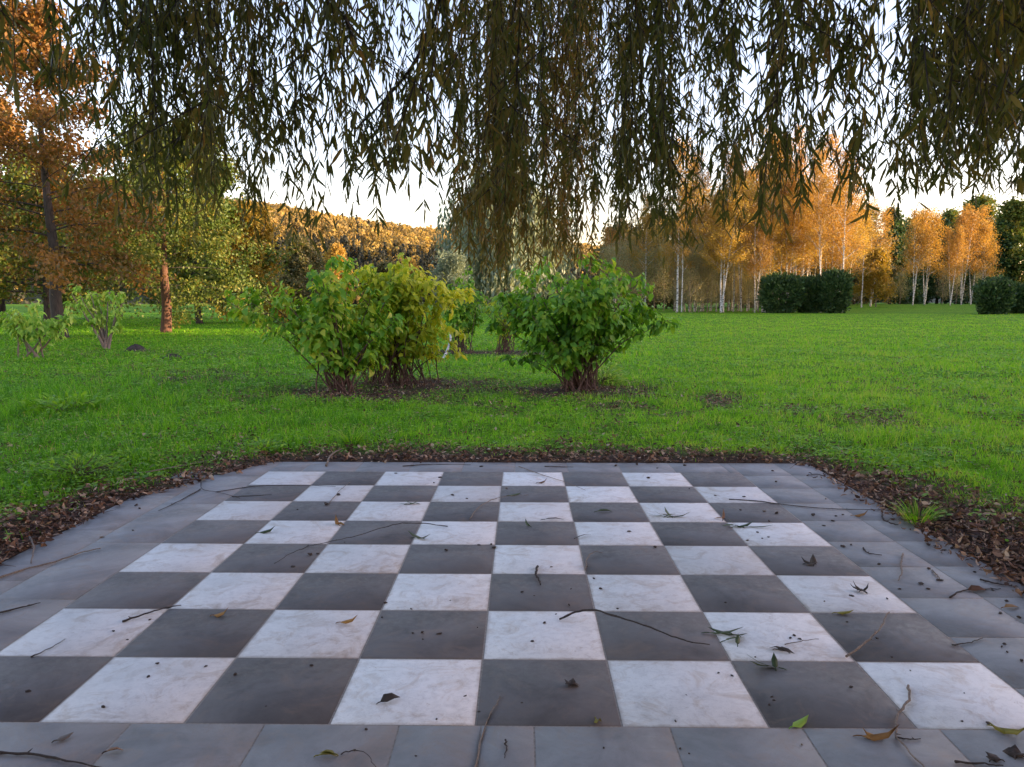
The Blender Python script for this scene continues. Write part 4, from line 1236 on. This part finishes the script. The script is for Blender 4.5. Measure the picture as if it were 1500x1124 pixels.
TD, TP = M['twig_dark'], M['twig_pale']
for pts, r, m_, lab, lift in [
    ([(820, 909), (845, 905), (872, 908), (910, 923), (950, 936), (985, 947), (1010, 949), (1040, 946)], .0048, TD, 'long dark bowed twig reaching over a light and a dark square, right of centre', .05),
    ([(656, 772), (620, 771), (590, 773), (560, 781), (530, 791), (500, 797), (470, 801), (449, 802)], .003, TD, 'long thin bowed twig crossing the middle of the board beside a curled green leaf', .03),
    ([(452, 800), (447, 806), (425, 815), (402, 827)], .0026, TD, 'thin dark twig on a left hand dark square, ending at the long bowed one', .01),
    ([(-30, 862), (0, 849), (40, 836), (80, 826), (120, 812), (148, 806)], .0065, TP, 'thick brown stick lying on the left border paving', .0),
    ([(-10, 903), (30, 893), (60, 886)], .005, TD, 'straight dark stick at the left edge below the thick brown one', .0),
    ([(180, 913), (210, 904), (238, 895), (266, 889)], .0048, TD, 'straight dark twig over the seam of a light and dark square at left', .004),
    ([(46, 964), (75, 951), (96, 938)], .0026, TD, 'thin short twig on the light square nearest the left edge', .0),
    ([(1240, 964), (1263, 952), (1285, 934), (1298, 908), (1303, 898)], .0055, TP, 'pale curved twig standing over the last dark square of the second row', .02),
    ([(1331, 1006), (1332, 1026), (1318, 1048), (1312, 1078), (1326, 1096), (1356, 1130)], .005, TP, 'knobbly pale twig bending down to the bottom right border', .004),
    ([(1312, 1081), (1332, 1084), (1349, 1083)], .003, TD, 'short dark side twig beside the knobbly pale twig', .0),
    ([(696, 1130), (710, 1070), (722, 1042), (733, 1020)], .0026, TP, 'thin reddish straight twig over the near border edge at bottom centre', .0),
    ([(-10, 1106), (50, 1109), (100, 1118), (150, 1128)], .0052, TD, 'dark stick along the bottom left corner of the picture', .0),
    ([(500, 1107), (520, 1104), (538, 1111), (552, 1126)], .002, TD, 'thin curved stalk on the near border left of centre', .01),
    ([(741, 1086), (742, 1098), (740, 1112)], .003, TD, 'tiny dark twig on the near border paving at bottom centre', .0),
    ([(788, 832), (785, 843), (789, 852), (792, 859)], .0068, TD, 'stubby dark curved twig on the dark square in the middle of the board', .004),
    ([(688, 762), (702, 745), (728, 733), (756, 728), (775, 726)], .003, TP, 'bent brown twig with a leaf near the centre of a far row', .01),
    ([(858, 836), (861, 820), (872, 812), (882, 811)], .003, TP, 'pale hooked twig on a dark square right of the centre line', .012),
    ([(1068, 732), (1110, 735), (1150, 740), (1200, 745), (1260, 747), (1316, 748)], .0042, TD, 'long dark twig running from a far light square to the right border', .0),
    ([(1182, 697), (1196, 696), (1215, 702), (1236, 712)], .004, TD, 'dark bent twig near the far right corner of the paving', .004),
    ([(760, 684), (800, 699), (830, 708), (858, 719)], .003, TP, 'thin pale twig slanting over the far edge of the board', .004),
    ([(798, 684), (840, 685)], .004, TD, 'short straight twig on the far border paving', .0),
    ([(222, 715), (262, 707), (304, 703)], .006, TD, 'dark stick at the far left corner of the paving', .0),
    ([(294, 718), (266, 734), (232, 750)], .004, TD, 'thin dark twig slanting down the left border paving', .0),
    ([(294, 700), (296, 718), (318, 723), (352, 731)], .003, TD, 'thin forked twig between left border and the first light square', .006),
    ([(316, 722), (380, 713), (450, 712), (492, 714)], .003, TD, 'long thin twig lying across the left end of the farthest rows', .0),
    ([(340, 729), (398, 726)], .0035, TD, 'short dark twig on the first dark square of the second farthest row', .0),
    ([(482, 740), (497, 722), (514, 707)], .003, TP, 'pale thin twig on the second light square of a far row', .006),
    ([(478, 684), (486, 672), (500, 664), (512, 656)], .009, TP, 'pale crooked root sticking over the far paving edge', .03),
    ([(34, 778), (50, 806), (46, 828)], .007, TP, 'pale bent stick on the left paving edge by the litter', .02),
    ([(590, 684), (640, 681), (690, 682)], .004, TD, 'dark twig along the far border left of the centre line', .0),
    ([(1292, 754), (1295, 764), (1308, 770), (1316, 770)], .006, TD, 'dark hooked twig by the right paving edge', .008),
    ([(1323, 812), (1320, 828), (1321, 840), (1316, 852)], .0055, TP, 'brown upright looking twig on the right border paving', .006),
    ([(1265, 803), (1272, 811), (1292, 814)], .0045, TD, 'small dark angled twig on the right border paving', .0),
    ([(1366, 836), (1372, 842), (1378, 850)], .004, TP, 'short pale stalk beside a dark clod on the right border', .0),
    ([(1392, 876), (1412, 866), (1440, 864), (1466, 864)], .0045, TD, 'twig with a dead leaf on the outer right border', .0),
    ([(1436, 850), (1460, 856), (1492, 861)], .005, TD, 'dark straight stick near the right edge of the photo', .0),
    ([(1403, 814), (1420, 812), (1446, 815)], .005, TP, 'grey crooked twig at the right paving edge', .006),
    ([(1395, 946), (1420, 942), (1440, 936)], .003, TD, 'thin dark twig on the right border near a dark clod', .0),
    ([(1400, 1118), (1440, 1121), (1470, 1123)], .004, TD, 'dark twig in the bottom right corner', .0),
    ([(1150, 945), (1175, 941), (1200, 937)], .0022, TP, 'thin stem lying on the light square beside the folded grey leaf', .004),
    ([(150, 690), (200, 700), (260, 690), (330, 672)], .009, TP, 'long pale dead branch in the litter beyond the left border', .03),
    ([(560, 668), (640, 672), (700, 665)], .006, TP, 'pale dry branch lying in the litter beyond the far border', .02),
    ([(1282, 726), (1300, 740), (1318, 752)], .006, TD, 'dark dry branch in the litter at the right border', .02)]:
    twig(pts, r, m_, lab, lift)

def fallen(u, v, items, mat, label, name='fallen_leaf', shape='willow', lift=.006):
    """items: (angle in degrees on the ground, length, width, curl, dx, dy, tilt)"""
    c_ = G(u, v)
    P, A, N, L, Wd, cu = [], [], [], [], [], []
    for a, l, w, k, dx, dy, tilt in items:
        a = math.radians(a)
        P.append((dx, dy, lift)); A.append((math.cos(a), math.sin(a), tilt)); N.append((rng.normal(0, .25), rng.normal(0, .25), 1)); L.append(l); Wd.append(w); cu.append(k)
    P, A, N = np.array(P), np.array(A), np.array(N)
    P[:, :2] -= A[:, :2] * (np.array(L)[:, None] * .5)
    V, F, T = leaf_geo(P, A, N, np.array(L), np.array(Wd), shape, rng.random(len(L)), np.array(cu))
    tb = [(V, F, T)]
    for p, a, l in zip(P, A, L):                # stalks
        a = unit(a)
        t_, f_ = tube(np.array([p + a * .004, p - a * l * .10 + [0, 0, .001], p - a * l * .2 - [0, 0, .002]]), np.array([.0016, .0014, .0011]), 5)
        tb.append((t_, f_, np.zeros(len(t_))))
    V, F, T = merge(tb)
    V[:, 2] = np.maximum(V[:, 2], .0012)
    o = link(name, mesh_np(name, V, F, T, True), mat)
    o.location = c_
    md = o.modifiers.new('thickness', 'SOLIDIFY'); md.thickness = .0008; md.offset = 1
    tag(o, label, 'leaf', 'leaves fallen on the paving')

BR, FR, OL, GY = M['brown_leaf'], M['fresh_leaf'], M['olive_fallen'], M['grey_fallen']
fallen(325, 903, [(5, .075, .035, -1.6, 0, 0, .15)], BR, 'curled orange brown leaf on the second dark square at left', shape='broad')
fallen(512, 913, [(8, .085, .026, -1.5, 0, 0, .12)], BR, 'narrow yellow brown curled leaf on a light square left of centre', shape='broad')
fallen(568, 1028, [(25, .075, .036, 1.8, .01, 0, .3)], GY, 'grey folded leaf with a long stalk on the near middle light square', shape='broad')
fallen(612, 789, [(150, .11, .022, -1.2, -.02, .02, .12), (-20, .11, .024, -1.4, .03, -.02, .1)], FR, 'pair of curled grey green leaves touching the long bowed twig')
fallen(600, 739, [(170, .11, .018, -1, 0, .01, .1), (20, .10, .016, -1, .03, 0, .1), (195, .08, .014, .5, -.03, -.01, .1)], FR, 'small green willow leaves on a light square in a far row')
fallen(494, 768, [(120, .09, .032, -1.5, 0, 0, .25), (-40, .06, .022, 1.5, .03, -.02, .1)], BR, 'orange dead leaf beside the seam of a far left light square', shape='broad')
fallen(392, 781, [(15, .105, .04, -1.2, 0, 0, .12)], FR, 'dark green leaf on the light square at the left', shape='broad')
fallen(886, 750, [(10, .11, .032, 1.2, 0, 0, .15)], FR, 'dark green folded leaf on a dark square right of centre', shape='broad')
fallen(773, 770, [(120, .07, .026, -1.3, 0, 0, .2)], FR, 'small dark curled leaf on the dark square just right of centre', shape='broad')
fallen(755, 727, [(5, .10, .022, -1, 0, 0, .1)], FR, 'green leaf on the bent brown twig near the far centre')
fallen(1238, 899, [(2, .085, .036, -.5, 0, 0, .05)], OL, 'flat yellow green leaf on the edge of the last light square', shape='broad')
fallen(1173, 1062, [(30, .08, .034, -.8, 0, 0, .1)], M['pale_leaf'], 'pale green leaf on the near edge of a dark square', shape='broad')
fallen(877, 1062, [(-80, .07, .026, -1.5, 0, 0, .2)], OL, 'yellow green curled leaf hanging over the near edge right of centre', shape='broad')
fallen(1066, 934, [(-15, .15, .024, -.9, 0, .02, .16), (165, .12, .02, -.8, -.02, .03, .1), (20, .10, .022, 1.1, .02, -.03, .15), (-50, .08, .02, -1, .05, .0, .2), (75, .06, .02, -1, .03, -.05, .3)], FR, 'cluster of green willow leaves across the light square right of the long twig', 'leaf_cluster')
fallen(1126, 978, [(160, .13, .024, -1, -.02, .01, .12), (200, .11, .02, -1, -.03, -.01, .18), (80, .07, .024, -1.3, .03, .02, .4)], FR, 'bunch of green leaves with one standing up on the dark square', 'leaf_cluster')
fallen(1142, 954, [(140, .07, .026, 1.2, 0, .01, .2), (-30, .07, .026, 1.4, .02, -.01, .15)], GY, 'folded grey brown leaf on a light square right of the green cluster', shape='broad')
fallen(978, 757, [(170, .11, .026, -1.2, -.03, 0, .1), (8, .14, .024, -1, .09, -.01, .08), (120, .09, .03, -1, 0, .02, .5), (30, .08, .03, 1, .02, .01, .2), (200, .13, .014, -1, -.08, .01, .05)], FR, 'dark green leaf cluster on the light square in a far right row', 'leaf_cluster')
fallen(1080, 772, [(140, .12, .03, -1.2, -.02, .03, .25), (10, .13, .028, -1.2, .05, 0, .1), (-15, .16, .018, -.6, .14, -.02, .05), (190, .09, .02, 1, -.05, .01, .15)], FR, 'leafy green sprig lying on a seam right of the centre rows', 'leaf_cluster')
fallen(1186, 826, [(150, .07, .04, -1.5, -.01, .01, .1), (75, .06, .04, -1.7, .02, 0, .6), (-10, .06, .035, -1, 0, -.02, .05)], GY, 'brown cupped leaves standing on a dark square at right', 'leaf_cluster', shape='broad')
fallen(1262, 866, [(150, .07, .022, -1.4, -.02, 0, .4), (20, .06, .022, -1.4, .02, 0, .3), (-60, .05, .02, 1.4, 0, -.02, .2), (190, .07, .016, -1, -.03, .01, .3)], GY, 'dark shrivelled leaf cluster on the last light square of the third row', 'leaf_cluster', shape='broad')
fallen(838, 1004, [(160, .045, .045, -1, -.008, 0, .12), (-10, .045, .04, .8, .008, 0, .08), (60, .035, .04, -1, 0, .008, .14)], M['crumb'], 'crumpled dark dead leaf on the near dark square right of centre', 'leaf_cluster', shape='broad')
fallen(1290, 1083, [(-12, .12, .035, -1.6, 0, 0, .12), (170, .06, .026, -1.5, -.03, .01, .2)], BR, 'long curled brown leaf under the knobbly pale twig', shape='broad')
fallen(1483, 1076, [(-50, .11, .035, -1.5, 0, 0, .15), (150, .07, .03, -1, -.03, .02, .1)], OL, 'olive curled leaf at the bottom right on the board edge', shape='broad')
fallen(855, 787, [(35, .11, .018, 1, 0, 0, .15)], GY, 'thin dark willow leaf on the seam right of the centre squares')
fallen(812, 762, [(3, .13, .016, 1, 0, 0, .12)], GY, 'thin bowed leaf on a light far square right of centre')
fallen(1262, 757, [(-25, .10, .036, -1.5, 0, 0, .2)], BR, 'orange brown leaf on the right border paving', shape='broad')
fallen(1060, 760, [(70, .08, .02, -1, 0, 0, .7), (170, .06, .02, 1, -.03, 0, .1)], M['litter'], 'small upright brown leaf on a seam of the far right rows', shape='broad')
fallen(1432, 866, [(0, .10, .04, 1.6, 0, 0, .2)], M['litter'], 'brown dead leaf rolled on the outer right border', shape='broad')
fallen(1482, 890, [(10, .08, .034, 1.2, 0, 0, .1)], BR, 'brown leaf on the right border close to the picture edge', shape='broad')
fallen(1487, 1105, [(60, .05, .045, -1, 0, 0, .15), (150, .05, .045, .8, -.01, 0, .1), (-20, .05, .04, -1, .015, -.01, .1)], M['crumb'], 'dark crumpled leaf heap in the bottom right corner', 'leaf_cluster', shape='broad')
fallen(1455, 1112, [(150, .045, .04, -1, 0, 0, .12), (40, .04, .035, .8, 0, 0, .12)], M['crumb'], 'dark crumpled leaf beside the bottom right heap', 'leaf_cluster', shape='broad')
fallen(795, 708, [(15, .08, .03, -1.5, 0, 0, .1)], M['litter'], 'brown leaf on the dark square of the farthest row', shape='broad')
fallen(480, 1109, [(5, .06, .022, 1.4, 0, 0, .2), (170, .05, .02, 1.3, 0, .01, .3)], OL, 'olive seed head on the near border left of centre', 'leaf_cluster', shape='broad')
fallen(96, 1084, [(40, .055, .03, -.5, 0, 0, .1)], GY, 'pale round dry leaf on the near border at left', shape='broad')
fallen(168, 1102, [(25, .05, .02, 1.5, 0, 0, .2)], M['litter'], 'small curled brown leaf on the near border at left', shape='broad')

# crumbs of soil, seeds and small stones
def crumb_mesh(seed):
    rng = np.random.default_rng(seed)
    import bmesh
    bm = bmesh.new()
    bmesh.ops.create_icosphere(bm, subdivisions=2, radius=1.0)
    off = rng.normal(0, 1, (5, 3))
    for v in bm.verts:
        c_ = np.array(v.co)
        k = 1 + .28 * math.sin(3.1 * c_.dot(off[0]) + 1) * .8 + .2 * math.sin(4.3 * c_.dot(off[1])) + rng.normal(0, .10)
        v.co = Vector(c_ * max(k, .4)) * 1.0
        v.co.z = v.co.z * .62
    zmin = min(v.co.z for v in bm.verts)
    for v in bm.verts:
        v.co.z -= zmin * .9
    me = bpy.data.meshes.new('crumb')
    bm.to_mesh(me); bm.free()
    return me
CM = [crumb_mesh(900 + k) for k in range(7)]
for m_ in CM[:5]: m_.materials.append(M['crumb'])
for m_ in CM[5:]: m_.materials.append(M['pebble'])
spots = [(42, 1014, 13), (218, 992, 10), (231, 973, 9), (302, 977, 9), (152, 1037, 11), (167, 926, 7), (220, 909, 8), (187, 938, 7), (345, 989, 9), (457, 976, 10), (565, 884, 9),
         (605, 928, 8), (619, 927, 8), (620, 937, 7), (644, 929, 12), (603, 893, 7), (798, 913, 9), (780, 940, 8), (682, 1020, 8), (702, 1043, 7), (640, 1054, 7), (537, 1069, 9),
         (765, 868, 8), (783, 873, 5), (837, 863, 7), (834, 887, 7), (808, 831, 8), (870, 848, 8), (880, 863, 8), (960, 802, 8), (922, 779, 9), (1053, 986, 7), (1073, 990, 9), (1131, 1021, 9), (1134, 1026, 7), (1127, 1033, 8),
         (1006, 1018, 5), (1247, 1006, 10), (1248, 873, 11), (1208, 881, 5), (1300, 877, 6), (1164, 931, 9), (1172, 936, 9), (990, 1057, 9), (1158, 935, 8), (1107, 963, 7),
         (1307, 963, 8), (1285, 935, 7), (1241, 911, 5), (1334, 982, 5), (1413, 1015, 4), (1448, 1060, 10), (1410, 1057, 8), (1472, 943, 9), (1468, 947, 8), (1476, 955, 7), (1497, 968, 14),
         (1350, 855, 14), (1360, 863, 9), (1377, 850, 13), (1318, 863, 8), (1360, 798, 13), (1372, 800, 12), (1383, 806, 9), (1395, 803, 9), (1361, 833, 10), (1288, 827, 9), (1234, 800, 10), (1247, 798, 8), (1191, 755, 11), (1207, 770, 8), (1225, 756, 7), (1235, 754, 7), (1220, 763, 8), (1210, 731, 8),
         (1138, 752, 10), (1120, 749, 9), (1085, 747, 8), (1110, 780, 6), (1095, 792, 7), (1117, 789, 5), (1126, 787, 5), (1127, 764, 9), (1236, 801, 7), (1475, 880, 10), (1484, 865, 9), (1493, 905, 11), (1455, 865, 8), (1466, 898, 12), (1428, 838, 7),
         (150, 739, 9), (200, 741, 12), (149, 788, 8), (195, 778, 7), (155, 734, 5), (205, 746, 6), (455, 814, 11), (466, 812, 8), (430, 831, 11), (478, 740, 12), (496, 726, 9), (436, 747, 6), (505, 795, 5),
         (654, 807, 9), (702, 799, 8), (724, 803, 10), (720, 798, 7), (663, 726, 9), (684, 731, 6), (742, 716, 7), (645, 700, 7), (636, 708, 6), (580, 694, 7), (605, 683, 9), (705, 684, 9), (902, 683, 8), (933, 681, 8), (963, 686, 6), (950, 701, 8), (1010, 716, 5), (1048, 726, 6), (1090, 728, 7), (1132, 690, 6), (1137, 706, 7), (1003, 682, 8),
         (700, 920, 5), (860, 830, 5), (560, 905, 6), (660, 880, 5), (390, 1035, 5), (520, 1100, 7), (885, 1096, 6), (997, 1097, 8), (1010, 1104, 6), (1175, 1091, 7), (610, 1108, 7), (765, 1030, 5), (1063, 883, 6), (905, 892, 6), (815, 900, 5)]
cat_of = lambda k: 'pebble' if k >= 5 else 'soil crumb'
for j, (u, v, px) in enumerate(spots):
    p = G(u, v)
    k = int(rng.integers(0, 7)) if px < 10 or rng.random() < .3 else int(rng.integers(0, 5))
    if rng.random() < .75: k %= 5
    size = px * .5 / FPX * (p[1] - CAM_P[1]) * .62
    o = link('pebble' if k >= 5 else 'soil_crumb', CM[k], None)
    o.location = (p[0], p[1], -.0005)
    o.scale = (size * rng.uniform(.9, 1.2), size * rng.uniform(.45, 1.0), size * rng.uniform(.45, .9))
    o.rotation_euler = (0, 0, rng.uniform(0, 6.28))
    tag(o, ('small pale pebble on ' if k >= 5 else ('large dark soil crumb on ' if px >= 10 else 'tiny dark soil crumb on ')) + tile_words(p[0], p[1]), cat_of(k), 'pebbles scattered on the paving' if k >= 5 else 'soil crumbs scattered on the paving')
